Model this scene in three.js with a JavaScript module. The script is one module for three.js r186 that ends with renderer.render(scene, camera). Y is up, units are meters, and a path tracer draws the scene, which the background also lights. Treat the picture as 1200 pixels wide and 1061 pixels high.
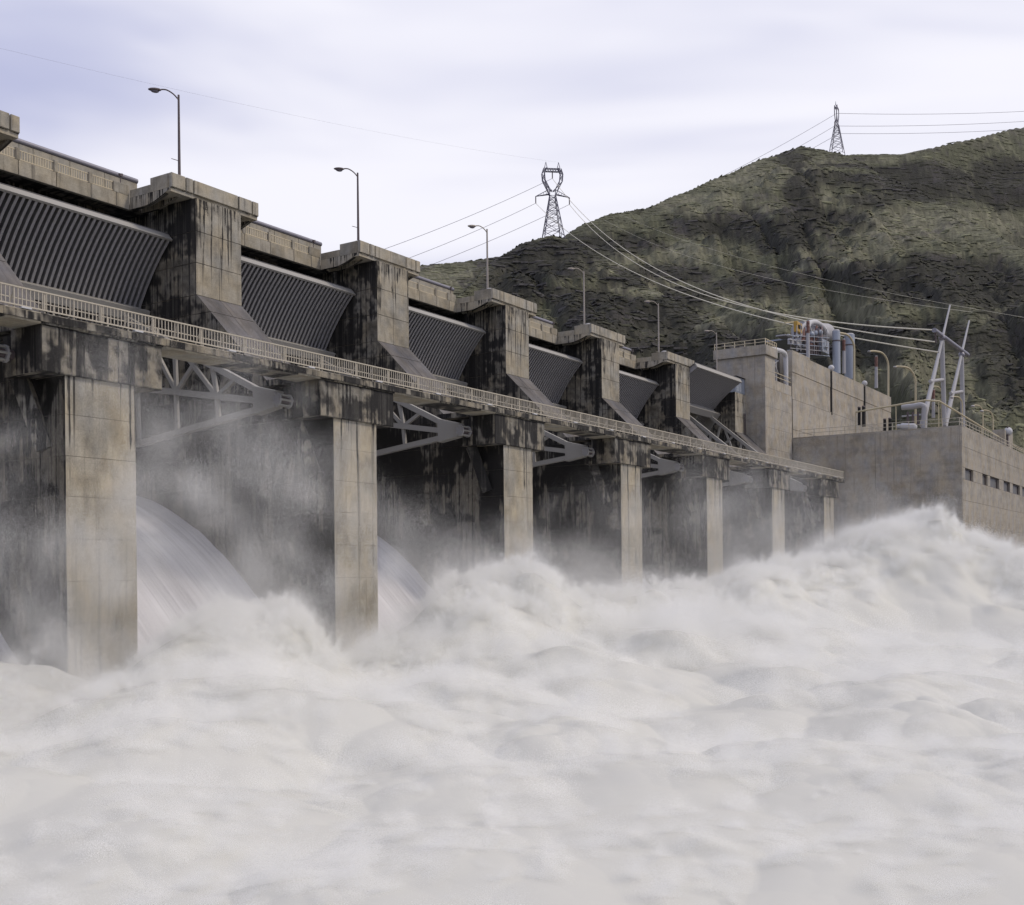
import * as THREE from 'three';
import { mergeGeometries, mergeVertices } from 'three/addons/utils/BufferGeometryUtils.js';

// ------------------------------------------------------------------ camera, sky, sun, exposure
const scene = new THREE.Scene();
const EYE = 7;                                            // metres above the tailwater
const F = 1341.3, CX = 600, CY = 671.6, YAW = 0.5793, ROLL = 0.010;   // lens in pixels of the 1200 x 1061 photograph
const camera = new THREE.PerspectiveCamera(2 * Math.atan(CY / F) * 180 / Math.PI, 1200 / (2 * CY), 0.5, 9000);
camera.position.set(0, EYE, 0);
camera.lookAt(Math.cos(YAW) * 100, EYE, -Math.sin(YAW) * 100);
camera.rotateZ(-ROLL);
camera.setViewOffset(1200, 2 * CY, 0, 0, 1200, 1061);
camera.updateProjectionMatrix();

const renderer = new THREE.WebGLRenderer({ antialias: true });
renderer.toneMapping = THREE.LinearToneMapping;
renderer.toneMappingExposure = 1.1;
renderer.shadowMap.enabled = true;
renderer.shadowMap.type = THREE.PCFSoftShadowMap;

// seeded randomness and noise
function rng(seed) { let a = seed >>> 0; return () => { a = (a + 0x6D2B79F5) | 0; let t = Math.imul(a ^ (a >>> 15), 1 | a); t = (t + Math.imul(t ^ (t >>> 7), 61 | t)) ^ t; return ((t ^ (t >>> 14)) >>> 0) / 4294967296; }; }
function hash3(x, y, z) { let h = Math.imul(x, 374761393) ^ Math.imul(y, 668265263) ^ Math.imul(z, 2147483647 ^ 1013); h = Math.imul(h ^ (h >>> 13), 1274126177); return ((h ^ (h >>> 16)) >>> 0) / 4294967296; }
const fade = t => t * t * (3 - 2 * t), lerp = (a, b, t) => a + (b - a) * t, clamp = (x, a = 0, b = 1) => Math.min(b, Math.max(a, x));
const sstep = (a, b, x) => fade(clamp((x - a) / (b - a)));
function noise2(x, y, seed = 0, px = 0, py = 0) {          // value noise, periodic where px, py are given
  let xi = Math.floor(x), yi = Math.floor(y); const fx = fade(x - xi), fy = fade(y - yi);
  let x1 = xi + 1, y1 = yi + 1;
  if (px) { xi = ((xi % px) + px) % px; x1 = ((x1 % px) + px) % px; }
  if (py) { yi = ((yi % py) + py) % py; y1 = ((y1 % py) + py) % py; }
  return lerp(lerp(hash3(xi, yi, seed), hash3(x1, yi, seed), fx), lerp(hash3(xi, y1, seed), hash3(x1, y1, seed), fx), fy);
}
function fbm(x, y, oct, seed = 0, px = 0, py = 0) { let a = 0.5, s = 0, n = 0; for (let i = 0; i < oct; i++) { s += a * noise2(x, y, seed + i * 17, px, py); n += a; a *= 0.5; x *= 2; y *= 2; px *= 2; py *= 2; } return s / n; }
const GT = new Float32Array(512), PT = new Uint8Array(512); { const r = rng(4242), p = Array.from({ length: 256 }, (_, i) => i); for (let i = 255; i > 0; i--) { const j = Math.floor(r() * (i + 1)); [p[i], p[j]] = [p[j], p[i]]; } for (let i = 0; i < 512; i++) PT[i] = p[i & 255]; for (let i = 0; i < 256; i++) { GT[i * 2] = Math.cos(i * 0.024544); GT[i * 2 + 1] = Math.sin(i * 0.024544); } }
function grad2(x, y, seed, px, py) {                      // gradient noise, periodic, about 0 to 1
  const xi = Math.floor(x), yi = Math.floor(y), fx = x - xi, fy = y - yi, u = fx * fx * fx * (fx * (fx * 6 - 15) + 10), v = fy * fy * fy * (fy * (fy * 6 - 15) + 10);
  const x0 = xi % px, x1 = (xi + 1) % px, s = seed & 255, ya = PT[(PT[s] + (yi % py)) & 255], yb = PT[(PT[s] + ((yi + 1) % py)) & 255];
  const a = PT[ya + (x0 & 255)] * 2, b = PT[ya + (x1 & 255)] * 2, c = PT[yb + (x0 & 255)] * 2, d = PT[yb + (x1 & 255)] * 2;
  const n0 = GT[a] * fx + GT[a + 1] * fy, n1 = GT[b] * (fx - 1) + GT[b + 1] * fy, n2 = GT[c] * fx + GT[c + 1] * (fy - 1), n3 = GT[d] * (fx - 1) + GT[d + 1] * (fy - 1);
  const p = n0 + (n1 - n0) * u, q = n2 + (n3 - n2) * u; return 0.5 + 0.85 * (p + (q - p) * v);
}
function gfbm(x, y, oct, seed, px, py) { let a = 0.5, s = 0, n = 0; for (let i = 0; i < oct; i++) { s += a * (grad2(x, y, seed + i * 17, px, py) - 0.5); n += a; a *= 0.55; x *= 2; y *= 2; px *= 2; py *= 2; } return 0.5 + 1.35 * s / n; }
function noise3(x, y, z, seed = 0) {
  const xi = Math.floor(x), yi = Math.floor(y), zi = Math.floor(z), fx = fade(x - xi), fy = fade(y - yi), fz = fade(z - zi);
  const h = (a, b, c) => hash3(xi + a + seed * 131, yi + b, zi + c);
  return lerp(lerp(lerp(h(0, 0, 0), h(1, 0, 0), fx), lerp(h(0, 1, 0), h(1, 1, 0), fx), fy), lerp(lerp(h(0, 0, 1), h(1, 0, 1), fx), lerp(h(0, 1, 1), h(1, 1, 1), fx), fy), fz);
}
function fbm3(x, y, z, oct, seed = 0) { let a = 0.5, s = 0, n = 0; for (let i = 0; i < oct; i++) { s += a * noise3(x, y, z, seed + i * 3); n += a; a *= 0.5; x *= 2.03; y *= 2.03; z *= 2.03; } return s / n; }

// the sky: thin high cloud in streaks over pale blue, the same all round
{
  const w = 1536, h = 768, data = new Float32Array(w * h * 4);
  for (let j = 0; j < h; j++) {
    const el = (j + 0.5) / h * Math.PI - Math.PI / 2;       // row 0 is straight down
    for (let i = 0; i < w; i++) {
      const az = (i + 0.5) / w * 2 * Math.PI - Math.PI;
      const dx = Math.cos(el) * Math.cos(az), dz = Math.cos(el) * Math.sin(az), dy = Math.max(0, Math.sin(el));
      const k = 1 / (dy + 0.16), sx = dx * k, sz = dz * k;
      const a = sx * 0.60 + sz * 0.80, b = -sx * 0.80 + sz * 0.60;          // streaks run along a
      const warp = fbm3(a * 0.5, b * 0.7, 3, 3, 5) * 1.4;
      const c1 = fbm3(a * 0.34 + 3.1, b * 1.15 + warp, 7, 5, 1), c2 = fbm3(a * 0.9 + warp, b * 4.2 + warp * 3, 2, 5, 9);
      const cover = sstep(0.37, 0.62, c1 * 0.52 + c2 * 0.48);
      const low = Math.pow(1 - dy, 6);
      const r = lerp(0.46, 0.855, cover), g = lerp(0.485, 0.85, cover), bl = lerp(0.68, 0.925, cover);
      const m = 1 - 0.03 * low, o = (j * w + i) * 4;
      data[o] = r * m; data[o + 1] = g * m; data[o + 2] = bl * m; data[o + 3] = 1;
    }
  }
  const sky = new THREE.DataTexture(data, w, h, THREE.RGBAFormat, THREE.FloatType);
  sky.mapping = THREE.EquirectangularReflectionMapping; sky.magFilter = THREE.LinearFilter; sky.minFilter = THREE.LinearFilter; sky.wrapS = THREE.RepeatWrapping; sky.colorSpace = THREE.LinearSRGBColorSpace; sky.needsUpdate = true;
  scene.background = sky; scene.environment = sky;
}
const sun = new THREE.DirectionalLight(0xfff0dc, 1.5);
sun.position.set(110 + 60, 150, -50 + 120);
sun.target.position.set(110, 0, -50);
sun.castShadow = true; sun.shadow.radius = 18; sun.shadow.mapSize.set(4096, 4096);
Object.assign(sun.shadow.camera, { left: -160, right: 160, top: 120, bottom: -120, near: 1, far: 600 });
scene.add(sun, sun.target);

// ------------------------------------------------------------------ helpers
// X runs along the dam, Y is height over the eye, D is the distance upstream of the camera
const P = (X, Y, D) => new THREE.Vector3(X, Y + EYE, -D);
function ray(u, v) { const a = u - CX, b = v - CY, c = Math.cos(ROLL), s = Math.sin(ROLL), r = (a * c - b * s) / F, h = -(a * s + b * c) / F; return { X: r * Math.sin(YAW) + Math.cos(YAW), Y: h, D: -r * Math.cos(YAW) + Math.sin(YAW) }; }
const atD = (u, v, D) => { const q = ray(u, v), k = D / q.D; return P(q.X * k, q.Y * k, D); };
const atX = (u, v, X) => { const q = ray(u, v), k = X / q.X; return P(X, q.Y * k, q.D * k); };
const atZ = (u, v, z) => { const q = ray(u, v); return P(q.X * z, q.Y * z, q.D * z); };      // z metres along the viewing direction

const names = {};
function numbered(n) { const k = names[n] = (names[n] ?? -1) + 1; return k ? `${n}_${String(k).padStart(3, '0')}` : n; }
function thing(name, label, category, pos = new THREE.Vector3(), group) {
  const o = new THREE.Group(); o.name = numbered(name); o.position.copy(pos); o.userData = { label, category }; if (group) o.userData.group = group; scene.add(o); return o;
}
function shade(m) { m.castShadow = true; m.receiveShadow = true; return m; }
function worldOf(o) { const v = new THREE.Vector3(); while (o && o !== scene) { v.add(o.position); o = o.parent; } return v; }
function part(parent, name, geo, mat) {                    // geo in world axes and places
  const w = worldOf(parent); geo.translate(-w.x, -w.y, -w.z);
  const m = shade(new THREE.Mesh(geo, mat)); m.name = name; parent.add(m); return m;
}
function shared(parent, name, geo, mat, at) {              // geo in its own axes, shared by alike pieces
  const m = shade(new THREE.Mesh(geo, mat)); m.name = name; m.position.copy(at).sub(worldOf(parent)); parent.add(m); return m;
}
function single(name, geo, mat, label, category, kind, group) {
  geo.computeBoundingBox(); const b = geo.boundingBox, c = new THREE.Vector3((b.min.x + b.max.x) / 2, b.min.y, (b.min.z + b.max.z) / 2);
  geo.translate(-c.x, -c.y, -c.z);
  const m = shade(new THREE.Mesh(geo, mat)); m.position.copy(c); m.name = numbered(name); m.userData = { label }; if (category) m.userData.category = category; if (kind) m.userData.kind = kind; if (group) m.userData.group = group; scene.add(m); return m;
}
// texture coordinates in metres by the way each face points
function metric(geo, size = 16, ou = 0, ov = 0) {
  const g = geo.index ? geo.toNonIndexed() : geo, p = g.attributes.position, n = p.count, uv = new Float32Array(n * 2);
  const a = new THREE.Vector3(), b = new THREE.Vector3(), c = new THREE.Vector3();
  for (let i = 0; i < n; i += 3) {
    a.fromBufferAttribute(p, i); b.fromBufferAttribute(p, i + 1); c.fromBufferAttribute(p, i + 2);
    const nn = b.clone().sub(a).cross(c.clone().sub(a)), x = Math.abs(nn.x), y = Math.abs(nn.y), z = Math.abs(nn.z);
    [a, b, c].forEach((q, k) => {
      let u, v; if (x >= y && x >= z) { u = q.z; v = q.y; } else if (z >= y) { u = q.x; v = q.y; } else { u = q.x; v = q.z; }
      uv[(i + k) * 2] = u / size + ou; uv[(i + k) * 2 + 1] = v / size + ov;
    });
  }
  g.setAttribute('uv', new THREE.BufferAttribute(uv, 2)); return g;
}
function box(X0, X1, Y0, Y1, D0, D1) { const g = new THREE.BoxGeometry(X1 - X0, Y1 - Y0, D1 - D0); g.translate((X0 + X1) / 2, (Y0 + Y1) / 2 + EYE, -(D0 + D1) / 2); return g; }
// box with chamfered upright and lying edges
function cbox(X0, X1, Y0, Y1, D0, D1, c = 0.04) {
  const s = new THREE.Shape(), w = X1 - X0 - 2 * c, h = Y1 - Y0 - 2 * c; s.moveTo(0, 0); s.lineTo(w, 0); s.lineTo(w, h); s.lineTo(0, h); s.closePath();
  const g = new THREE.ExtrudeGeometry(s, { depth: D1 - D0 - 2 * c, bevelEnabled: true, bevelThickness: c, bevelSize: c, bevelSegments: 1 });
  g.translate(X0 + c, Y0 + c + EYE, -D1 + c); return g;
}
const UPV = new THREE.Vector3(0, 1, 0);
function aim(g, a, b) { const d = b.clone().sub(a), m = new THREE.Matrix4(), up = Math.abs(d.y) > 0.99 * d.length() ? new THREE.Vector3(0, 0, 1) : UPV; m.lookAt(new THREE.Vector3(), d.clone().negate(), up); m.setPosition(a.clone().add(b).multiplyScalar(0.5)); return g.applyMatrix4(m); }
function beam(a, b, w, h = w) { return aim(new THREE.BoxGeometry(w, h, a.distanceTo(b)), a, b); }
function rod(a, b, r, r2 = r, seg = 8) { const g = new THREE.CylinderGeometry(r2, r, a.distanceTo(b), seg); g.rotateX(Math.PI / 2); return aim(g, a, b); }
function pipe(points, r, seg = 24, rad = 6) { return new THREE.TubeGeometry(new THREE.CatmullRomCurve3(points, false, 'centripetal'), seg, r, rad, false); }
function cable(a, b, sag, r, seg = 28) { const pts = []; for (let i = 0; i <= seg; i++) { const t = i / seg, p = a.clone().lerp(b, t); p.y -= 4 * sag * t * (1 - t); pts.push(p); } return new THREE.TubeGeometry(new THREE.CatmullRomCurve3(pts), seg * 2, r, 5, false); }
const plain = gs => mergeGeometries(gs.map(g => { const q = g.index ? g.toNonIndexed() : g; for (const k of Object.keys(q.attributes)) if (!['position', 'normal', 'uv'].includes(k)) q.deleteAttribute(k); return q; }));
// a slab of outline [D, Y] pushed along X; slot 0 = the two flanks, slot 1 = the rim
function prism(poly, X0, X1, size = 16, o = {}) {
  const { ou = 0, vTop = 0, side = 0, vs = size } = o, pos = [], uv = [], pts = poly.map(p => new THREE.Vector2(p[0], p[1]));
  const tris = THREE.ShapeUtils.triangulateShape(pts, []);
  const add = (X, Y, D, u, v) => { pos.push(X, Y + EYE, -D); uv.push(u, v); };
  const area = THREE.ShapeUtils.area(pts), flip = area < 0;
  for (const [X, far] of [[X0, false], [X1, true]]) for (const t of tris) {
    const s = (far !== flip) ? [t[0], t[2], t[1]] : t;
    for (const k of [s[0], s[1], s[2]]) add(X, pts[k].y, pts[k].x, pts[k].x / size + side + (far ? 0.37 : 0), 1 + (pts[k].y - vTop) / vs);
  }
  const nSide = pos.length / 3, runs = [];
  for (let i = 0; i < pts.length; i++) {
    const a = pts[i], b = pts[(i + 1) % pts.length], slant = Math.abs(a.x - b.x) > 0.1 && Math.abs(a.y - b.y) > 0.1, flat = Math.abs(a.y - b.y) < 1e-3;
    const va = flat ? a.x / size : 1 + (a.y - vTop) / vs, vb = flat ? b.x / size : 1 + (b.y - vTop) / vs;
    const q = [[X0, a, va], [X1, a, va], [X1, b, vb], [X0, b, vb]];
    const order = flip ? [0, 1, 2, 0, 2, 3] : [0, 2, 1, 0, 3, 2];
    runs.push([pos.length / 3, slant && o.slant ? 2 : 1]);
    for (const k of order) add(q[k][0], q[k][1].y, q[k][1].x, q[k][0] / size + ou, q[k][2]);
  }
  const g = new THREE.BufferGeometry();
  g.setAttribute('position', new THREE.Float32BufferAttribute(pos, 3)); g.setAttribute('uv', new THREE.Float32BufferAttribute(uv, 2));
  g.computeVertexNormals(); g.addGroup(0, nSide, 0); for (const [at, k] of runs) g.addGroup(at, 6, k); return g;
}

// ------------------------------------------------------------------ materials
function tex(w, h, fn, srgb = true) {
  const d = new Uint8Array(w * h * 4);
  for (let j = 0; j < h; j++) for (let i = 0; i < w; i++) { const c = fn(i / w, j / h), o = (j * w + i) * 4; for (let k = 0; k < 3; k++) d[o + k] = clamp(Math.round(c[k]), 0, 255); d[o + 3] = 255; }
  const t = new THREE.DataTexture(d, w, h); t.wrapS = t.wrapT = THREE.RepeatWrapping; t.magFilter = THREE.LinearFilter; t.minFilter = THREE.LinearMipmapLinearFilter; t.generateMipmaps = true; if (srgb) t.colorSpace = THREE.SRGBColorSpace; t.needsUpdate = true; return t;
}
// weathered board-marked concrete, 16 m a side; v = 1 is the top of a face, where runs of black lichen start
function concrete(seed, { base, streak, reach = 0, runTop = 0, blotch = 0.5, lime = 0.2, dark = [38, 36, 33] }) {
  return tex(1024, 1024, (u, v) => {
    const big = gfbm(u * 5, v * 5, 4, seed, 5, 5), mid = gfbm(u * 22, v * 16, 3, seed + 40, 22, 16), fine = noise2(u * 512, v * 512, seed + 80, 512, 512);
    const col = gfbm(u * 90, v * 2, 3, seed + 120, 90, 2), col2 = gfbm(u * 34, v * 1, 3, seed + 160, 34, 1);
    let l = 1 + (big - 0.5) * 0.55 * blotch + (mid - 0.5) * 0.30 * blotch + (fine - 0.5) * 0.16;
    const board = noise2(3, v * 27, seed + 7, 0, 27); l *= 1 + (board - 0.5) * 0.06;
    const bl = (v * 27) % 1; if (bl < 0.06) l *= 0.95 + 0.05 * big;
    let s = streak * sstep(0.54 - reach, 0.80 - reach * 1.6, col * 0.45 + col2 * 0.55) * sstep(0.30 - reach, 0.60 - reach, big * 0.6 + mid * 0.4) * 1.35;
    if (runTop) { const len = 0.04 + 0.38 * Math.pow(noise2(u * 70, 5, seed + 200, 70, 0), 2.2) * runTop; s = Math.max(s, 0.92 * sstep(1 - len, 1 - len * 0.45, v + (fine - 0.5) * 0.05) * sstep(0.40, 0.62, col + (mid - 0.5) * 0.4)); }
    s = clamp(s + blotch * (0.34 + reach * 2) * sstep(0.56 - reach * 2.2, 0.80 - reach * 2.6, mid * 0.3 + big * 0.7));
    const w = lime * sstep(0.64, 0.78, gfbm(u * 70, v * 3, 3, seed + 240, 70, 3));
    const warm = (gfbm(u * 9, v * 7, 3, seed + 300, 9, 7) - 0.5);
    return [0, 1, 2].map(k => { let c = base[k] * l * (1 + warm * [0.08, 0.02, -0.10][k]); c = lerp(c, dark[k] * (0.75 + fine * 0.5), s); return lerp(c, 176 - k * 5, w * 0.6); });
  });
}
const grain = tex(512, 512, (u, v) => { const a = gfbm(u * 16, v * 16, 5, 900, 16, 16) * 255; return [a, a, a]; }, false);
const tFront = concrete(11, { base: [155, 149, 134], streak: 0.24, runTop: 1.1, blotch: 0.8, lime: 0.08 });
const tFlank = concrete(57, { base: [155, 149, 134], streak: 0.72, reach: 0.08, runTop: 1.6, blotch: 1.7, lime: 0.14, dark: [30, 29, 28] });  // real stains, spread wider so the colour also carries shade of the sides
const tHouse = concrete(93, { base: [156, 150, 138], streak: 0.22, runTop: 0, blotch: 0.6, lime: 0.10, dark: [84, 76, 68] });
const tWet = concrete(133, { base: [155, 149, 134], streak: 0.75, reach: 0.10, runTop: 1.2, blotch: 1.9, lime: 0.08, dark: [24, 23, 22] });  // wet stains, coverage raised to put shaded-side darkness into the colour too
const tRamp = concrete(71, { base: [100, 97, 95], streak: 0.5, runTop: 0, blotch: 0.9, lime: 0.05, dark: [58, 55, 54] });
const mat = (o) => new THREE.MeshStandardMaterial({ roughness: 0.9, metalness: 0, ...o });
const con = t => mat({ map: t, roughness: 0.92, bumpMap: grain, bumpScale: 0.03 });
const M = {
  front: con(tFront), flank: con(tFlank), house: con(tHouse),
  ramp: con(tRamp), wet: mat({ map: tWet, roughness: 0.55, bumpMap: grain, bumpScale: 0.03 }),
  joint: mat({ color: 0x5f5b54, roughness: 1 }),
  rib: mat({ color: 0xa1a0a1, roughness: 0.62, metalness: 0.25, bumpMap: grain, bumpScale: 0.01 }),
  skin: mat({ color: 0x6a696b, roughness: 0.7, metalness: 0.2 }),
  arm: mat({ color: 0x9b9993, roughness: 0.65, metalness: 0.15, bumpMap: grain, bumpScale: 0.008 }),
  darkSteel: mat({ color: 0x1c1b1b, roughness: 0.6, metalness: 0.4 }),
  rail: mat({ color: 0xb3ac9c, roughness: 0.7 }),
  railPale: mat({ color: 0xc2b79d, roughness: 0.75 }),
  pipe: mat({ color: 0x83828a, roughness: 0.5, metalness: 0.4 }),
  pole: mat({ color: 0x9a938a, roughness: 0.55, metalness: 0.3 }),
  poleDark: mat({ color: 0x5e5556, roughness: 0.6, metalness: 0.3 }),
  lens: mat({ color: 0x6a6670, roughness: 0.3 }),
  lattice: mat({ color: 0x6b6978, roughness: 0.6, metalness: 0.4 }),
  cable: mat({ color: 0xd2ccb6, roughness: 0.5, metalness: 0.1 }),
  cableThin: mat({ color: 0x8a8792, roughness: 0.6, metalness: 0.3 }),
  white: mat({ color: 0xbcbdbf, roughness: 0.75 }),
  greyBlue: mat({ color: 0x98a0ab, roughness: 0.5, metalness: 0.2 }),
  yellow: mat({ color: 0xb08d3a, roughness: 0.5 }),
  red: mat({ color: 0x7d5a52, roughness: 0.6 }),
  pane: mat({ color: 0x62615e, roughness: 0.5, metalness: 0.1 }),
  cream: mat({ color: 0xb3a98c, roughness: 0.6 }),
  pearl: mat({ color: 0xa2a2a4, roughness: 0.75, metalness: 0.0 }),
};
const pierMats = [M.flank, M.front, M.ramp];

// ------------------------------------------------------------------ terrain
const HILLS = [   // ridge in photograph pixels with its distance, and the foot
  { foot: 255, w: [[250, 335, 700], [380, 330, 720], [490, 311, 760], [540, 307, 780], [600, 299, 800], [660, 300, 800], [760, 330, 780]], back: 0.2 },
  { foot: 240, w: [[480, 400, 420], [540, 345, 480], [585, 302, 560], [620, 283, 590], [648, 276, 600], [675, 281, 590], [720, 305, 560], [770, 340, 520], [830, 372, 480], [900, 412, 430], [1000, 480, 380]], back: 0.5 },
  { foot: 262, w: [[600, 330, 700], [650, 285, 720], [690, 261, 740], [720, 250, 760], [760, 244, 790], [800, 227, 820], [850, 206, 860], [900, 185, 900], [945, 171, 930], [985, 178, 930], [1010, 188, 900], [1050, 212, 850], [1100, 234, 800], [1150, 262, 740], [1200, 290, 680], [1260, 325, 620], [1340, 370, 560]], back: 0.35 },
  { foot: 700, w: [[850, 215, 1350], [950, 186, 1350], [1010, 180, 1350], [1060, 180, 1350], [1090, 174, 1350], [1130, 165, 1380], [1200, 149, 1450], [1270, 138, 1500], [1400, 120, 1500]], back: 0.2 },
  { foot: 255, w: [[1120, 560, 300], [1165, 505, 320], [1200, 468, 330], [1240, 440, 340], [1400, 400, 360]], back: 0.15 },
];
function ridgeAt(w, u) { if (u <= w[0][0]) return [w[0][1] + (w[0][0] - u) * 0.4, w[0][2]]; for (let i = 1; i < w.length; i++) if (u <= w[i][0]) { const t = (u - w[i - 1][0]) / (w[i][0] - w[i - 1][0]), s = fade(t) * 0.35 + t * 0.65; return [lerp(w[i - 1][1], w[i][1], s), lerp(w[i - 1][2], w[i][2], s)]; } const l = w[w.length - 1]; return [l[1] + (u - l[0]) * 0.4, l[2]]; }
function hillY(u, z) {                                       // height over the eye at bearing u, z metres out
  let best = -8, who = -1;
  HILLS.forEach((H, k) => {
    const [v, r] = ridgeAt(H.w, u), top = (CY - 0.01 * (u - CX) - v) / F * r;
    let y;
    if (z <= r) {
      const t = clamp((z - H.foot) / (r - H.foot)), q = k === 1 ? Math.pow(t, 0.8) : t;
      y = lerp(-6, top, q * 0.82 + 0.18 * t * t);
      const X = u * 0.0075 + z * 0.0030, m = Math.sin(Math.PI * Math.pow(clamp(t), 0.8)) * (top + 8), e = sstep(0, 0.14, 1 - t);
      const gul = Math.abs(fbm(X * 1.5, z * 0.0022 + k * 9, 4, 310 + k) - 0.5) * 2;
      y += m * 0.15 * (gul - 0.26) + (fbm(u * 0.013, z * 0.034, 4, 345) - 0.5) * 26 * e;
      const st = y * 0.13 + fbm(u * 0.02, z * 0.01, 3, 347) * 3, fr = st - Math.floor(st); y += (sstep(0.2, 0.8, fr) - fr) * 8 * e * sstep(0.36, 0.55, fbm(u * 0.02, y * 0.02, 2, 348));
      y += (fbm(u * 0.045, z * 0.17, 3, 350) - 0.5) * 6 * e + (fbm(u * 0.16, z * 0.55, 2, 370) - 0.5) * 1.6 * sstep(0, 0.03, 1 - t);
    } else y = top - (z - r) * H.back;
    if (y > best) { best = y; who = k; }
  });
  return [best, who];
}
{
  const us = [], zs = []; for (let u = 240; u <= 1390; u += 2.0) us.push(u); for (let z = 238; z < 1560; z += 1.6 + (z - 238) * 0.0045) zs.push(z);
  const nu = us.length, nz = zs.length, pos = new Float32Array(nu * nz * 3), uv = new Float32Array(nu * nz * 2), hs = new Float32Array(nu * nz), idx = [];
  for (let j = 0; j < nz; j++) for (let i = 0; i < nu; i++) {
    const [y] = hillY(us[i], zs[j]), r = (us[i] - CX) / F * zs[j], z = zs[j], o = j * nu + i; hs[o] = y;
    const X = r * Math.sin(YAW) + z * Math.cos(YAW), D = -r * Math.cos(YAW) + z * Math.sin(YAW);
    pos[o * 3] = X; pos[o * 3 + 1] = y + EYE; pos[o * 3 + 2] = -D; uv[o * 2] = X / 40; uv[o * 2 + 1] = (D + y * 0.7) / 40;
  }
  // grass, dry grass, brush and rock in patches, laid where the photograph shows them
  const BR = [[735, 388, 62, 30], [690, 358, 34, 20], [835, 412, 45, 18], [645, 300, 50, 18], [600, 325, 30, 22], [940, 240, 18, 50], [925, 285, 30, 14], [985, 322, 55, 10], [1050, 330, 60, 14], [1120, 345, 60, 12], [885, 338, 45, 14], [1090, 215, 40, 16], [1180, 215, 40, 22], [860, 262, 60, 12], [1165, 335, 40, 22], [1030, 235, 26, 10], [1190, 420, 40, 40], [1060, 383, 60, 7], [1000, 410, 60, 14], [1150, 400, 60, 10], [720, 285, 40, 8], [760, 322, 50, 8], [805, 352, 30, 9], [650, 345, 40, 12], [1110, 310, 30, 10], [980, 260, 40, 7], [1010, 208, 50, 8]];
  const DRY = [[725, 335, 58, 8], [800, 300, 60, 10], [770, 398, 50, 8], [880, 352, 60, 8], [1000, 300, 55, 10], [1000, 235, 50, 8], [1090, 265, 80, 14], [900, 205, 60, 12], [1090, 420, 80, 20], [545, 322, 50, 8], [830, 240, 50, 8], [960, 365, 60, 8], [1140, 470, 40, 20], [700, 310, 50, 6], [860, 380, 50, 8]];
  const inP = (list, u, v) => { let b = 0; for (const [a, c, ru, rv] of list) { const q = ((u - a) / ru) ** 2 + ((v - c) / rv) ** 2; if (q < 3) b = Math.max(b, 1 - q / 3); } return b; };
  const col = new Float32Array(nu * nz * 3), G = [0.082, 0.085, 0.049], S = [0.158, 0.153, 0.103], B = [0.020, 0.0195, 0.016], R = [0.062, 0.055, 0.055];
  for (let j = 0; j < nz; j++) for (let i = 0; i < nu; i++) {
    const o = j * nu + i, X = pos[o * 3], y = hs[o], D = -pos[o * 3 + 2], u = us[i], v = CY - F * y / zs[j] - 0.01 * (u - CX), far = zs[j] < 1000 ? 1 : 0.7;
    const wu = u + (fbm(X * 0.02, y * 0.05, 3, 402) - 0.5) * 60, wv = v + (fbm(X * 0.03, y * 0.08, 3, 403) - 0.5) * 26;
    const lay = fbm(u * 0.020 + 3, y * 0.10 + fbm(u * 0.02, y * 0.02, 2, 401) * 3, 4, 411), patch = fbm(u * 0.022, y * 0.05, 4, 421), tuft = fbm(u * 0.20, y * 0.42 * far, 3, 431), stri = fbm(u * 0.045 + y * 0.01, y * 0.5 * far, 3, 433), fine = hash3(i, j, 441);
    const dry = clamp(sstep(0.46, 0.66, patch * 0.4 + lay * 0.3 + stri * 0.3) * 0.7 + inP(DRY, wu, wv) * 0.7), brush = clamp(sstep(0.50, 0.62, lay * 0.42 + tuft * 0.20 + patch * 0.14 + stri * 0.24 - 0.03) * 0.8 + sstep(0.15, 0.6, inP(BR, wu, wv) * (0.55 + tuft * 0.9)) - dry * 0.25), rock = sstep(0.60, 0.70, fbm(u * 0.03, y * 0.09, 3, 451) * 0.7 + tuft * 0.3);
    for (let k = 0; k < 3; k++) { let c = lerp(G[k], S[k], dry); c *= 0.42 + 0.36 * tuft + 0.85 * stri; c = lerp(c, B[k], brush * 0.9); c = lerp(c, R[k], rock * 0.5); col[o * 3 + k] = c * (0.7 + 0.6 * fine); }
  }
  for (let j = 0; j < nz - 1; j++) for (let i = 0; i < nu - 1; i++) { const a = j * nu + i, b = a + 1, c = a + nu, d = c + 1; idx.push(a, b, c, b, d, c); }
  const g = new THREE.BufferGeometry(); g.setAttribute('position', new THREE.BufferAttribute(pos, 3)); g.setAttribute('uv', new THREE.BufferAttribute(uv, 2)); g.setAttribute('color', new THREE.BufferAttribute(col, 3)); g.setIndex(idx); g.computeVertexNormals();
  const hill = shade(new THREE.Mesh(g, mat({ vertexColors: true, roughness: 1, bumpMap: grain, bumpScale: 0.7 }))); hill.name = 'hill'; hill.userData = { label: 'steep grassy canyon hillside with dark brush bands behind the dam', kind: 'structure' }; scene.add(hill);
  // brush scattered over the slopes
  const rnd = rng(77), spots = []; 
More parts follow.
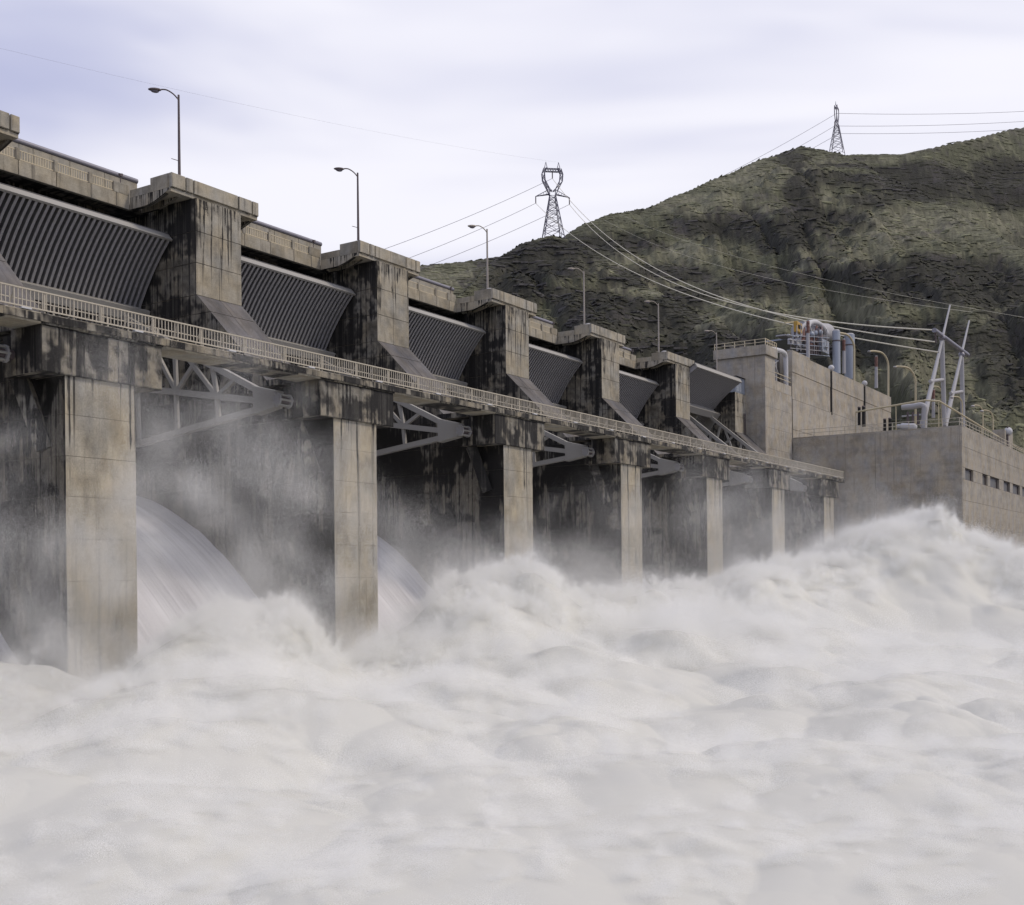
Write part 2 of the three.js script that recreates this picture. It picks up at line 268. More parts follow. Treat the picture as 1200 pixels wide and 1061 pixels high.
  for (let k = 0; k < 900000 && spots.length < 140000; k++) {
    const i = Math.floor(rnd() * (nu - 1)), j = Math.floor(Math.pow(rnd(), 1.4) * (nz - 2)), o = j * nu + i; if (us[i] < 470 || zs[j] > 1440) continue;
    const lum = col[o * 3 + 1]; if (rnd() > (lum < 0.04 ? 0.75 : 0.5)) continue;
    const f = rnd(), q = o * 3; spots.push([lerp(pos[q], pos[q + 3], f), pos[q + 1], lerp(pos[q + 2], pos[q + 5], f), (0.16 + 0.5 * Math.pow(rnd(), 3)) * (0.5 + zs[j] / 700), rnd(), lum, o]);
  }
  const bg = new THREE.IcosahedronGeometry(1, 0), bp = bg.attributes.position; for (let k = 0; k < bp.count; k++) { const s = 0.7 + 0.6 * noise3(bp.getX(k) * 3 + 9, bp.getY(k) * 3, bp.getZ(k) * 3, 8); bp.setXYZ(k, bp.getX(k) * s * 1.3, bp.getY(k) * s * 0.42, bp.getZ(k) * s * 1.3); } bg.computeVertexNormals();
  const im = shade(new THREE.InstancedMesh(bg, mat({ color: 0xffffff, roughness: 1 }), spots.length)), mm = new THREE.Matrix4(), qq = new THREE.Quaternion(), cc = new THREE.Color();
const nn = g.attributes.normal, nv = new THREE.Vector3(), along = new THREE.Vector3(), over = new THREE.Vector3(), tilt = (o, t) => { nv.fromBufferAttribute(nn, o).normalize(); along.crossVectors(UPV, nv).normalize(); over.crossVectors(along, nv).normalize(); mm.makeBasis(along, nv, over); qq.setFromRotationMatrix(mm); };
  spots.forEach((s, k) => { tilt(s[6]); const st = 1.2 + 2.6 * hash3(k, 7, 7); mm.compose(new THREE.Vector3(s[0], s[1] + 0.05 * s[3], s[2]), qq, new THREE.Vector3(s[3] * st, s[3], s[3] * 0.9)); im.setMatrixAt(k, mm); const t = s[4], L = Math.max(0.022, s[5]) * (0.72 + 0.72 * t); cc.setRGB(L * 0.98, L, L * 0.6); im.setColorAt(k, cc); });
  // basalt ledges that break the slope along the contour
  const rk = []; for (let k = 0; k < 500000 && rk.length < 6000; k++) { const i = 1 + Math.floor(rnd() * (nu - 2)), j = 1 + Math.floor(Math.pow(rnd(), 1.3) * (nz - 3)), o = j * nu + i; if (us[i] < 500 || zs[j] > 1440 || col[o * 3 + 1] > 0.028) continue; const y = hs[o], band = fbm(us[i] * 0.012, y * 0.16, 3, 471); if (Math.abs(band - 0.5) > 0.035) continue; rk.push([o, rnd(), rnd(), zs[j]]); }
  const rg = new THREE.BoxGeometry(1, 1, 1, 3, 1, 1), rpos = rg.attributes.position; for (let k = 0; k < rpos.count; k++) { const X = rpos.getX(k), Y = rpos.getY(k), Z = rpos.getZ(k); rpos.setXYZ(k, X + 0.12 * (noise3(X * 3 + 5, Y * 3, Z * 3, 2) - 0.5), Y + 0.35 * (noise3(X * 3, Y * 3 + 9, Z * 3, 3) - 0.5), Z + 0.35 * (noise3(X * 3, Y * 3, Z * 3 + 4, 4) - 0.5)); } rg.computeVertexNormals();
  const rim = shade(new THREE.InstancedMesh(rg, mat({ color: 0xffffff, roughness: 1 }), rk.length)); rk.forEach(([o, a, b, z], k) => { tilt(o); const f = 0.5 + z / 800; mm.compose(new THREE.Vector3(pos[o * 3], pos[o * 3 + 1] + 0.1, pos[o * 3 + 2]), qq, new THREE.Vector3((1.5 + 4.5 * a * a) * f, 0.5 * f, (0.4 + 0.6 * b) * f)); rim.setMatrixAt(k, mm); const L = 0.028 + 0.035 * b; cc.setRGB(L * 1.05, L, L * 0.95); rim.setColorAt(k, cc); });
  rim.name = 'rock_ledge'; rim.userData = { label: 'dark broken basalt ledges running along the hillside', kind: 'stuff' }; scene.add(rim);
  im.name = 'sagebrush'; im.userData = { label: 'low dark sagebrush and bunchgrass tufts scattered over the hillside', kind: 'stuff' }; scene.add(im);
}
// ground and river reaching to the horizon
{
  const g = new THREE.PlaneGeometry(9000, 9000); g.rotateX(-Math.PI / 2); const m = shade(new THREE.Mesh(g, mat({ color: 0x4a463a, roughness: 1 }))); m.position.set(0, -14, 0); m.name = 'ground'; m.userData = { label: 'dry canyon floor under dam and river', kind: 'structure' }; scene.add(m);
}

// ------------------------------------------------------------------ the dam
const S = 19.5, T0 = 54.63, PW = 4.2, BAY0 = -2, LAST = 5;
const ORD = ['first', 'second', 'third', 'fourth', 'fifth', 'sixth', 'seventh', 'eighth'];
const ord = n => ORD[LAST - n];
function frontAt(y) { if (y <= 12.2) return 49.17; if (y >= 19.55) return 61.7; if (y >= 18.88) return lerp(61.0, 61.7, (y - 18.88) / 0.67); return lerp(54.3, 61.0, (y - 12.2) / 6.68); }
function slice(y0, y1, back) { const pts = [[back, y0], [y0 === 12.2 ? 54.3 : frontAt(y0 + 1e-4), y0]]; if (y0 < 18.88 && y1 > 18.88) pts.push([61.0, 18.88]); pts.push([frontAt(y1), y1], [back, y1]); return pts; }
const rp = rng(5);
for (let n = BAY0; n <= LAST; n++) {
  const x = T0 + S * n, last = n === LAST;
  const t = thing('spillway_pier', `tall stained concrete spillway pier, ${ord(n)} counted from the powerhouse tower`, 'pier', P(x + PW / 2, -EYE, 49.17), 'spillway piers of the dam');
  const low = [-9, -6.5, -4.4, -2.3, -0.2, 1.9, 4.0, 6.0, 8.05, 10.1, 12.2], up = [12.2, 14.3, 16.5, 18.2, 19.55, 21.8, 24.0, 26.3];
  const top = last ? 25.2 : 26.3;
  part(t, 'core', plain([box(x + 0.05, x + PW - 0.05, -9, 12.15, 49.22, 75.9), box(x + 0.05, x + PW - 0.05, 12, top - 0.06, 61.76, 75.9)]), M.joint);
  const jit = () => (rp() - 0.5) * 0.03;
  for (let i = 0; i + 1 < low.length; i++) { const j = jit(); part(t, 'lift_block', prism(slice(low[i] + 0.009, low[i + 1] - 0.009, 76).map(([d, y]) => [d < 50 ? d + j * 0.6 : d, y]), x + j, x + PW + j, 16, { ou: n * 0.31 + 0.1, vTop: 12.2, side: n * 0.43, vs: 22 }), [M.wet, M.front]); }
  for (let i = 0; i + 1 < up.length; i++) {
    const y1 = Math.min(up[i + 1], top); if (y1 <= up[i]) continue;
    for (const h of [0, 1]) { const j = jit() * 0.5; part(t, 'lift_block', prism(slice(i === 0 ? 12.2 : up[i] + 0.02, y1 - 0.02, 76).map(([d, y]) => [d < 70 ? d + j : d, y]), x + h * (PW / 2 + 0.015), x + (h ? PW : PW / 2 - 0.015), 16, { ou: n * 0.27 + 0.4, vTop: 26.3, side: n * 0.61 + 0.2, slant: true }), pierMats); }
  }
  // block that carries the trunnions and the walkway
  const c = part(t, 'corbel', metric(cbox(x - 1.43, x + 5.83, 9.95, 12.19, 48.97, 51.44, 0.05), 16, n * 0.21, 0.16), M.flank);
  part(t, 'platform', metric(cbox(x - 1.43, x + 5.83, 12.21, 12.6, 51.08, 54.4, 0.03), 16, n * 0.17), M.flank);  // slab added behind the walkway to cover and shade the sunlit ramp foot
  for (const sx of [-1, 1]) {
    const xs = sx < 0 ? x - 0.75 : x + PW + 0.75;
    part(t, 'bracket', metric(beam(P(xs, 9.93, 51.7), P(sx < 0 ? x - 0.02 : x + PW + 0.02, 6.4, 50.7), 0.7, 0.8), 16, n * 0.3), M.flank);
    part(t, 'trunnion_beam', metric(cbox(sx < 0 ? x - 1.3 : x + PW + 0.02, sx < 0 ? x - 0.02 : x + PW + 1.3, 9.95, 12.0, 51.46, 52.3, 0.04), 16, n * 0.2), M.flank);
  }
  if (last) continue;
  // head of the pier under the road: slab, curved brackets, parapet panels
  const h0 = x - 1.88, h1 = x + 6.2;
  part(t, 'head_slab', metric(box(h0 + 0.02, h1 - 0.02, 26.32, 26.6, 62.05, 66.25), 16, n * 0.3), M.front);
  const curve = []; for (let i = 0; i <= 10; i++) { const a = i / 10, d = lerp(66.3, 62.0, a); curve.push([d, 25.80 + 0.78 * Math.pow(clamp((64.6 - d) / 2.6), 1.5)]); }
  const fas = [...curve, [62.0, 26.6], [66.3, 26.6]];
  for (const [a, b] of [[h0, h0 + 0.35], [h0 + 1.0, h0 + 1.22], [h1 - 1.22, h1 - 1.0], [h1 - 0.35, h1]]) part(t, 'bracket', prism(fas, a, b, 16, { vTop: 27.5, ou: n * 0.2, side: 0.3 + n * 0.1 }), [M.front, M.flank]);
  const edges = [h0, h0 + 1.25, x + 0.05, x + PW + 0.02, h1 - 0.62, h1];
  for (let i = 0; i < 5; i++) part(t, 'parapet_panel', metric(cbox(edges[i] + (i ? 0.06 : 0), edges[i + 1] - (i < 4 ? 0.06 : 0), 26.61, 27.58, 61.9, 62.2, 0.03), 16, n * 0.37 + i * 0.13, 0.1), M.front);
  part(t, 'parapet_panel', metric(cbox(h0, h0 + 0.3, 26.61, 27.58, 62.22, 64.15, 0.03), 16, n * 0.37), M.front);
  part(t, 'parapet_panel', metric(cbox(h1 - 0.3, h1, 26.61, 27.58, 62.22, 64.15, 0.03), 16, n * 0.47), M.front);
  part(t, 'parapet_panel', metric(cbox(h0, h0 + 0.3, 26.61, 27.15, 64.17, 66.3, 0.03), 16, n * 0.57), M.front);
  part(t, 'joint_backing', box(h0 + 0.1, h1 - 0.1, 26.62, 27.45, 62.21, 62.26), M.joint);
  for (const ux of [x - 0.9, x + 3.0]) { const dg = new THREE.SphereGeometry(0.75, 14, 6, 0, 6.2832, 0, 1.2); dg.scale(1, 0.42, 0.6); const q = P(ux, 27.55, 62.75); dg.translate(q.x, q.y, q.z); part(t, 'hatch_dome', dg, M.pearl); }
}
// road deck between the pier heads
const picketShort = new THREE.BoxGeometry(0.05, 0.62, 0.04);
for (let n = BAY0; n < LAST; n++) {
  const x0 = T0 + S * n + 6.2, x1 = T0 + S * (n + 1) - 1.88, fin = n === LAST - 1;
  const xe = fin ? T0 + S * LAST + 1 : x1;
  const t = thing('road_deck_span', `concrete road deck span above the ${ord(n + 1)} gate from the powerhouse tower`, 'bridge', P((x0 + xe) / 2, 25.7, 66.3), 'road deck spans along the dam');
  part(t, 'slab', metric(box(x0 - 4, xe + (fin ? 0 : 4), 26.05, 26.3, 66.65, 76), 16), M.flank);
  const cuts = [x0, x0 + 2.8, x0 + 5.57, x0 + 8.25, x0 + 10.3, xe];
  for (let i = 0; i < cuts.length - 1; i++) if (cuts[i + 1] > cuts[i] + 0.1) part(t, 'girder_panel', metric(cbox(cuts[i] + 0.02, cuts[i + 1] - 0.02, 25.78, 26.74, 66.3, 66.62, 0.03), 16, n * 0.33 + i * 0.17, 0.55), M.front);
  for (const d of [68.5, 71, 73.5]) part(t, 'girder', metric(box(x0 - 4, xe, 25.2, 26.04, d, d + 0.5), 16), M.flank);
  for (const px of cuts.slice(1, 4)) part(t, 'post', metric(cbox(px - 0.13, px + 0.13, 26.75, 27.55, 66.32, 66.58, 0.02), 16, n * 0.3), M.front);
  part(t, 'end_block', metric(cbox(x1 - 1.3, x1 - 0.02, 26.75, 27.5, 66.32, 66.6, 0.02), 16, n * 0.3), M.front);
  for (let i = 0; i < 4; i++) {
    const a = cuts[i] + (i ? 0.14 : 0.02), b = cuts[i + 1] - 0.14;
    for (const y of [26.82, 27.40]) part(t, 'handrail', box(a, b, y, y + 0.06, 66.42, 66.48), M.railPale);
    const k = Math.max(2, Math.round((b - a) / 0.19));
    if (n <= 1) for (let q = 1; q < k; q++) shared(t, 'picket', picketShort, M.railPale, P(a + (b - a) * q / k, 27.12, 66.45));
    else { const gs = []; for (let q = 1; q < k; q++) { const g = picketShort.clone(), w = P(a + (b - a) * q / k, 27.12, 66.45); g.translate(w.x, w.y, w.z); gs.push(g); } const m = part(t, 'picket_row', plain(gs), M.railPale); m.userData.kind = 'stuff'; }
  }
  if (fin) continue;
  const w = thing('deck_wall', `long beige wall with dark pipe coping behind road railing above ${ord(n + 1)} gate from the tower`, 'wall', P((x0 + x1) / 2, 26.3, 68.2), 'walls behind the road railing');
  const wa = x0 - 0.5, wb = x1 + 2.2, nseg = 5;
  for (let i = 0; i < nseg; i++) part(w, 'wall_panel', metric(cbox(lerp(wa, wb, i / nseg) + 0.015, lerp(wa, wb, (i + 1) / nseg) - 0.015, 26.31, 28.6, 68.2, 68.45, 0.02), 16, n * 0.29 + i * 0.2, 0.3), M.front);
  part(w, 'pipe_coping', rod(P(wa, 28.78, 68.28), P(wb, 28.78, 68.28), 0.19, 0.19, 12), M.pipe);
}

// ------------------------------------------------------------------ tainter gates
function arc(r0, r1, a0, a1, X0, X1, seg = 14) {           // ring sector about the trunnion, angles up from upstream
  const A = [], poly = []; for (let i = 0; i <= seg; i++) A.push(lerp(a0, a1, i / seg) * Math.PI / 180);
  const pos = [], quad = (a, b, c, d) => pos.push(...a, ...b, ...c, ...a, ...c, ...d), v = (r, a, X) => [X, r * Math.sin(a), -r * Math.cos(a)];
  for (let i = 0; i < seg; i++) {
    const a = A[i], b = A[i + 1];
    quad(v(r0, a, X0), v(r0, b, X0), v(r0, b, X1), v(r0, a, X1)); quad(v(r1, a, X1), v(r1, b, X1), v(r1, b, X0), v(r1, a, X0));
    quad(v(r0, b, X0), v(r0, a, X0), v(r1, a, X0), v(r1, b, X0)); quad(v(r0, a, X1), v(r0, b, X1), v(r1, b, X1), v(r1, a, X1));
  }
  quad(v(r0, A[0], X0), v(r0, A[0], X1), v(r1, A[0], X1), v(r1, A[0], X0)); const e = A[seg]; quad(v(r0, e, X1), v(r0, e, X0), v(r1, e, X0), v(r1, e, X1));
  const g = new THREE.BufferGeometry(); g.setAttribute('position', new THREE.Float32BufferAttribute(pos, 3)); g.setAttribute('uv', new THREE.Float32BufferAttribute(new Float32Array(pos.length / 3 * 2), 2)); g.computeVertexNormals(); return metric(g, 4);
}
const GR = 18.75, HALF = (S - PW) / 2, A1 = 45.8, A0 = -11;
function makeGate() {
  const t = new THREE.Group(), add = (name, g, m) => { const o = shade(new THREE.Mesh(g, m)); o.name = name; t.add(o); return o; };
  add('skin_plate', arc(GR, GR + 0.04, A0, A1, -HALF + 0.06, HALF - 0.06, 24), M.skin);
  const rib = plain([arc(GR - 0.62, GR - 0.56, A0 + 0.6, A1 - 0.7, -0.095, 0.095), arc(GR - 0.56, GR - 0.002, A0 + 0.6, A1 - 0.7, -0.03, 0.03)]), NR = 35;
  for (let i = 0; i < NR; i++) { const o = add('rib', rib, M.rib); o.position.x = lerp(-HALF + 0.3, HALF - 0.3, i / (NR - 1)); }
  add('top_beam', arc(GR - 0.64, GR + 0.05, A1 - 0.62, A1 - 0.12, -HALF + 0.05, HALF - 0.05, 2), M.arm);
  for (const a of [27.4, 9.5, -6.6]) { const g = add('girder', arc(GR - 1.75, GR - 0.64, a - 0.8, a + 0.9, -HALF + 0.4, HALF - 0.4, 2), M.arm); add('girder_flange', arc(GR - 2.0, GR - 1.76, a - 1.6, a + 1.5, -HALF + 0.4, HALF - 0.4, 3), M.arm); }
  const pol = (r, a, X) => new THREE.Vector3(X, r * Math.sin(a * Math.PI / 180), -r * Math.cos(a * Math.PI / 180));
  for (const sx of [-1, 1]) {
    const X = sx * (HALF - 2.35), R1 = GR - 1.96, ang = [26, 9.5, -6.6];
    ang.forEach(a => add('arm', metric(beam(pol(2.0, a, X), pol(R1, a, X), 0.42, 0.40), 4), M.arm));
    const br = (r, a, q, b) => add('brace', metric(beam(pol(r, a, X), pol(q, b, X), 0.22, 0.26), 4), M.arm);
    for (const r of [5.9, 9.9, 13.9]) { br(r, 8.6, r - 0.2, -5.6); }
    for (const r of [5.9, 9.9, 13.9]) { br(r, 10.4, r + 1.0, 25); if (r < 13) br(r + 0.15, 10.4, r + 4.0, 25); br(r - 0.1, 10.4, r - 1.4, 25); }
    const sh = new THREE.Shape(); sh.moveTo(0.3, -0.25); sh.lineTo(2.1, -0.55); sh.lineTo(2.2, 1.25); sh.lineTo(0.2, 0.75); sh.closePath();
    const pg = new THREE.ExtrudeGeometry(sh, { depth: 0.7, bevelEnabled: true, bevelSize: 0.03, bevelThickness: 0.03, bevelSegments: 1 }); pg.rotateY(Math.PI / 2); pg.translate(X - 0.35, 0, 0); add('gusset', metric(pg, 4), M.arm);
    const hub = new THREE.CylinderGeometry(0.25, 0.25, 1.5, 16); hub.rotateZ(Math.PI / 2); hub.translate(X + sx * 0.4, 0.15, 0.05); add('trunnion', hub, M.poleDark);
    for (const k of [-1, 1]) { const y = new THREE.CylinderGeometry(0.44, 0.44, 0.14, 14); y.rotateZ(Math.PI / 2); y.scale(1, 1, 0.8); y.translate(X + k * 0.5, 0.15, 0.08); add('trunnion_yoke', y, M.rib); }
    for (let k = 0; k < 6; k++) { const b = new THREE.CylinderGeometry(0.07, 0.07, 1.25, 6); b.rotateZ(Math.PI / 2); b.translate(X, 0.15 + 0.36 * Math.sin(k * 1.047), 0.08 + 0.29 * Math.cos(k * 1.047)); add('bolt', b, M.arm); }
    add('side_shield', arc(GR - 1.9, GR - 0.55, 14, 27.5, sx * (HALF - 0.18), sx * (HALF - 0.10), 6), M.arm);
  }
  for (const [p, q] of [[-0.62, -0.2], [0.2, 0.62]]) add('girder_gusset', arc(GR - 1.7, GR - 0.6, 22, 25, p * HALF, p * HALF + 0.15, 2), M.arm);
  return t;
}
const gate0 = makeGate();
for (let n = BAY0; n < LAST; n++) {
  const g = n === BAY0 ? gate0 : gate0.clone(), fin = n === LAST - 1; g.name = numbered('tainter_gate');
  g.position.copy(P(T0 + S * n + PW + HALF, 10.81, 51.35)); g.rotation.x = fin ? 13.6 * Math.PI / 180 : (hash3(n + 9, 3, 1) - 0.5) * 0.006;
  g.userData = { label: fin ? 'grey ribbed radial gate raised higher than the others, beside the powerhouse tower' : `grey ribbed radial gate, ${ord(n + 1)} counted from the powerhouse tower`, category: 'gate', group: 'radial gates of the spillway' };
  scene.add(g);
}
// water running out under the gates
const tFlow = tex(512, 512, (u, v) => { const a = fbm(u * 60, v * 3, 4, 700, 60, 3), b = fbm(u * 14, v * 2, 3, 720, 14, 2), c = 212 + (a - 0.5) * 46 + (b - 0.5) * 44; return [c, c - 1, c + 3]; });
const flowMat = mat({ map: tFlow, roughness: 0.55, bumpMap: tFlow, bumpScale: 0.06 });
for (let n = BAY0; n < LAST; n++) {
  const x0 = T0 + S * n + PW + 0.05, x1 = x0 + S - PW - 0.1, prof = [[72, 6.3], [70, 6.25], [68.2, 5.82], [66.4, 5.33], [63.2, 3.92], [61.1, 2.67], [59, 1.16], [57, -0.59], [55.2, -2.3], [53.4, -4.1], [51.6, -5.6], [49, -7]];
  const sp = new THREE.CatmullRomCurve3(prof.map(([d, y]) => new THREE.Vector3(d, y, 0))), pts = sp.getPoints(60), nx = 40, pos = [], uv = [], idx = [];
  for (let i = 0; i <= 60; i++) for (let j = 0; j <= nx; j++) { const X = lerp(x0, x1, j / nx), e = Math.min(j, nx - j) / nx, t = i / 60; pos.push(X, pts[i].y + EYE + (fbm(X * 1.7 + n * 31, t * 3, 3, 733) - 0.5) * 0.35 * sstep(0.15, 0.6, t) + (e < 0.06 ? 0.12 * (1 - e / 0.06) * noise2(t * 30, n, 741) : 0), -pts[i].x); uv.push(X / 8 + n * 0.37, t * 1.4); }
  for (let i = 0; i < 60; i++) for (let j = 0; j < nx; j++) { const a = i * (nx + 1) + j, b = a + 1, c = a + nx + 1, d = c + 1; idx.push(a, c, b, b, c, d); }
  const g = new THREE.BufferGeometry(); g.setAttribute('position', new THREE.Float32BufferAttribute(pos, 3)); g.setAttribute('uv', new THREE.Float32BufferAttribute(uv, 2)); g.setIndex(idx); g.computeVertexNormals();
  const m = shade(new THREE.Mesh(g, flowMat)); m.name = numbered('spillway_water'); m.userData = { label: `smooth white sheet of water pouring out under ${ord(n + 1)} gate from the tower`, kind: 'structure' }; scene.add(m);
  const crest = [...prof.map(([d, y]) => [d, y - 0.8]), [49, -9], [76, -9], [76, 2], [72, 5.4]];
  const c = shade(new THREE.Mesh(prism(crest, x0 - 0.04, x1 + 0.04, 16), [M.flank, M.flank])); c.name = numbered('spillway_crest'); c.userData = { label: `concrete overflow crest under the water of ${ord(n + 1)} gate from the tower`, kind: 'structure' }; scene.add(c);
}
{
  const r = shade(new THREE.Mesh(new THREE.BoxGeometry(420, 6, 900), mat({ color: 0x3c4a4c, roughness: 0.25 }))); r.position.set(10, 15 + EYE - 3, -78 - 450); r.name = 'reservoir'; r.userData = { label: 'reservoir water held behind the dam', kind: 'structure' }; r.geometry.dispose(); r.geometry = new THREE.BoxGeometry(280, 6, 150); r.position.set(20, 15 + EYE - 3, -77 - 75); scene.add(r);
}

// ------------------------------------------------------------------ lower walkway with its picket railing
const picket = new THREE.BoxGeometry(0.038, 0.86, 0.038), postG = new THREE.BoxGeometry(0.07, 1.02, 0.07);
for (let n = BAY0; n <= LAST; n++) {
  const xa = T0 + S * n - 3.4, xb = n === LAST ? 160.2 : xa + S, near = n <= 0;
  const w = thing('walkway_span', `narrow concrete walkway slab in front of ${ord(n)} pier from the powerhouse tower`, 'walkway', P((xa + xb) / 2, 12.2, 50), 'walkway slabs over the pier blocks');
  const cut = [xa, xa + 1.95, xa + 9.25, (xa + 9.25 + xb) / 2, xb].filter((v, i, a) => v <= xb && (i === 0 || v > a[i - 1]));
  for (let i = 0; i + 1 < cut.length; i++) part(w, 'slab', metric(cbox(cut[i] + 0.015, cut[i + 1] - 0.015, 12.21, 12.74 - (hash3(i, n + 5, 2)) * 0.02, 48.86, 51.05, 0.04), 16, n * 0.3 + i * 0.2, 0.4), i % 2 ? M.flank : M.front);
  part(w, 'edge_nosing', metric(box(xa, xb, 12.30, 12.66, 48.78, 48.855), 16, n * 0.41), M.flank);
  const r = thing('walkway_railing', `tan picket railing along the walkway by ${ord(n)} pier from the tower`, 'railing', P((xa + xb) / 2, 12.75, 48.95), 'picket railings on the walkway');
  const D = 48.95, np = Math.round((xb - xa) / 1.625);
  for (const y of [12.84, 13.70]) part(r, 'rail', box(xa, xb, y, y + 0.07, D - 0.035, D + 0.035), M.rail);
  for (let i = 0; i < np; i++) {
    const X = xa + (xb - xa) * (i + 0.35) / np;
    shared(r, 'post', postG, M.rail, P(X, 13.25, D + 0.05));
    part(r, 'brace', beam(P(X + 0.02, 13.55, D + 0.1), P(X + 0.05, 12.76, D + 0.62), 0.06), M.rail);
    if (i % 4 === 0) part(r, 'base_plate', cbox(X + 0.3, X + 0.85, 12.745, 12.84, D - 0.12, D + 0.1, 0.015), M.white);
  }
  const k = Math.round((xb - xa) / 0.217), gs = [];
  for (let i = 0; i < k; i++) { const at = P(xa + (xb - xa) * (i + 0.5) / k, 13.31, D); if (near) shared(r, 'picket', picket, M.rail, at); else { const g = picket.clone(); g.translate(at.x, at.y, at.z); gs.push(g); } }
  if (gs.length) part(r, 'picket_row', plain(gs), M.rail).userData.kind = 'stuff';
  const b = thing('guard_rail', `plain tan pipe guard rail on the upstream edge by ${ord(n)} pier from the tower`, 'railing', P((xa + xb) / 2, 12.75, 50.95), 'guard rails on the upstream edge');
  for (const y of [13.2, 13.7]) part(b, 'rail', box(xa, xb, y, y + 0.055, 50.92, 50.975), M.rail);
  for (let i = 0; i < np; i += 2) shared(b, 'post', postG, M.rail, P(xa + (xb - xa) * (i + 0.5) / np, 13.25, 50.95));
}

// ------------------------------------------------------------------ lamps on the pier heads
function lamp(X, n, label, top, dark) {
  const D = 64.9, t = thing('street_lamp', label, 'street lamp', P(X, 26.6, D), 'street lamps along the road deck'), m = dark ? M.poleDark : M.pole;
  part(t, 'pole', rod(P(X, 26.6, D), P(X, top - 0.1, D), 0.12, 0.075, 10), m);
  part(t, 'base_collar', rod(P(X, 26.6, D), P(X, 27.1, D), 0.2, 0.16, 10), m);
  part(t, 'arm', pipe([P(X, top - 0.45, D), P(X - 0.35, top - 0.12, D + 0.15), P(X - 0.75, top + 0.1, D + 0.4), P(X - 1.05, top + 0.08, D + 0.6)], 0.05, 14), m);
  const h = new THREE.SphereGeometry(0.48, 14, 8); h.scale(1, 0.26, 0.4); h.rotateZ(0.08); h.rotateY(-0.6); const q = P(X - 1.42, top + 0.0, D + 0.85); h.translate(q.x, q.y, q.z); const hd = part(t, 'lamp_head', h, m);
  const l = new THREE.SphereGeometry(0.3, 12, 6, 0, 6.2832, 1.57, 1.57); l.scale(1, 0.45, 0.5); l.rotateY(-0.6); l.translate(q.x, q.y - 0.1, q.z); part(hd, 'lens', l, M.lens);
  for (const y of [28.4, 29.9]) part(t, 'step_peg', rod(P(X, y, D), P(X - 0.55, y + 0.05, D + 0.2), 0.025, 0.025, 5), m);
}
[[-0.05], [0.0], [0.0], [0.0], [0.0]].forEach(([dx], i) => { const q = atD([211, 420, 571, 684, 771][i], 300, 64.9); lamp(q.x, i, `curved-arm street lamp standing on the ${ord(i)} pier from the powerhouse tower`, 34.75, i < 2); });
{ const q = atD(840, 420, 64.9); lamp(q.x, 5, 'curved-arm street lamp on the road deck right beside the powerhouse tower', 34.2, false); }
for (let n = -1; n < 4; n++) { const X = T0 + S * n + S - 2.5, c = thing('floodlight', `small floodlight on a stub post at the deck before ${ord(n + 1)} pier from the tower`, 'floodlight', P(X, 27.5, 66.5), 'small floodlights on the deck rail'); part(c, 'stub_post', rod(P(X, 27.5, 66.5), P(X, 28.05, 66.5), 0.035, 0.035, 6), M.poleDark); part(c, 'lamp_housing', beam(P(X - 0.16, 28.06, 66.4), P(X + 0.14, 28.14, 66.5), 0.16, 0.18), M.poleDark); }

// ------------------------------------------------------------------ powerhouse
const XT = 156.33, DT = 58.84, XB = 167.4, DF = 34.53, YR = 19.7, YW = 32.9, YF = 27.65;
{
  const t = thing('powerhouse_tower', 'square beige concrete tower with railed flat roof between spillway and powerhouse', 'tower', P((XT + 160.4) / 2, -EYE, DT), undefined);
  const lifts = [-9, -5, -1, 3, 7, 11, 14.5, 17.5, 20.5, 23.5, 26.2, 28.6, 30.75];
  part(t, 'core', box(XT + 0.06, XB - 0.06, -9, 26, DT + 0.06, 76), M.joint);
  for (let i = 0; i + 1 < lifts.length; i++) { const y0 = lifts[i] + 0.006, y1 = lifts[i + 1] - 0.006, xr = lifts[i + 1] > 27 ? 160.4 : XB - 0.02; part(t, 'lift_block', metric(cbox(XT + (hash3(i, 4, 4) - 0.5) * 0.03, lifts[i + 1] > 27 && lifts[i] < 27 ? 160.4 : xr, y0, y1, DT, lifts[i] > 20 ? 66.2 : 76, 0.015), 16, 0.2, 0.3), M.house); }
  part(t, 'ledge', metric(cbox(160.42, XB, 26.22, YF, DT + 0.05, 70, 0.03), 16, 0.6), M.house);
  part(t, 'parapet', metric(cbox(XT - 0.35, 160.75, 30.76, 32.15, DT - 0.3, 66.6, 0.06), 16, 0.15, 0.2), M.house);
  // roof railing
  const rl = (a, b) => { for (const y of [32.55, 33.0]) part(t, 'roof_rail', beam(a.clone().setY(y + EYE), b.clone().setY(y + EYE), 0.07), M.railPale); const k = 5; for (let i = 0; i <= k; i++) { const q = a.clone().lerp(b, i / k); part(t, 'rail_post', beam(q.clone().setY(32.15 + EYE), q.clone().setY(33.06 + EYE), 0.09), M.railPale); } };
  rl(P(XT - 0.2, 0, 66.4), P(XT - 0.2, 0, DT - 0.15)); rl(P(XT - 0.1, 0, DT - 0.15), P(160.6, 0, DT - 0.15));
  part(t, 'ladder', plain([beam(P(155.2, 13, 61.6), P(155.2, 22.5, 61.6), 0.07), beam(P(155.7, 13, 61.6), P(155.7, 22.5, 61.6), 0.07), ...Array.from({ length: 26 }, (_, i) => beam(P(155.2, 13.2 + i * 0.36, 61.6), P(155.7, 13.2 + i * 0.36, 61.6), 0.045))]), M.poleDark);
}
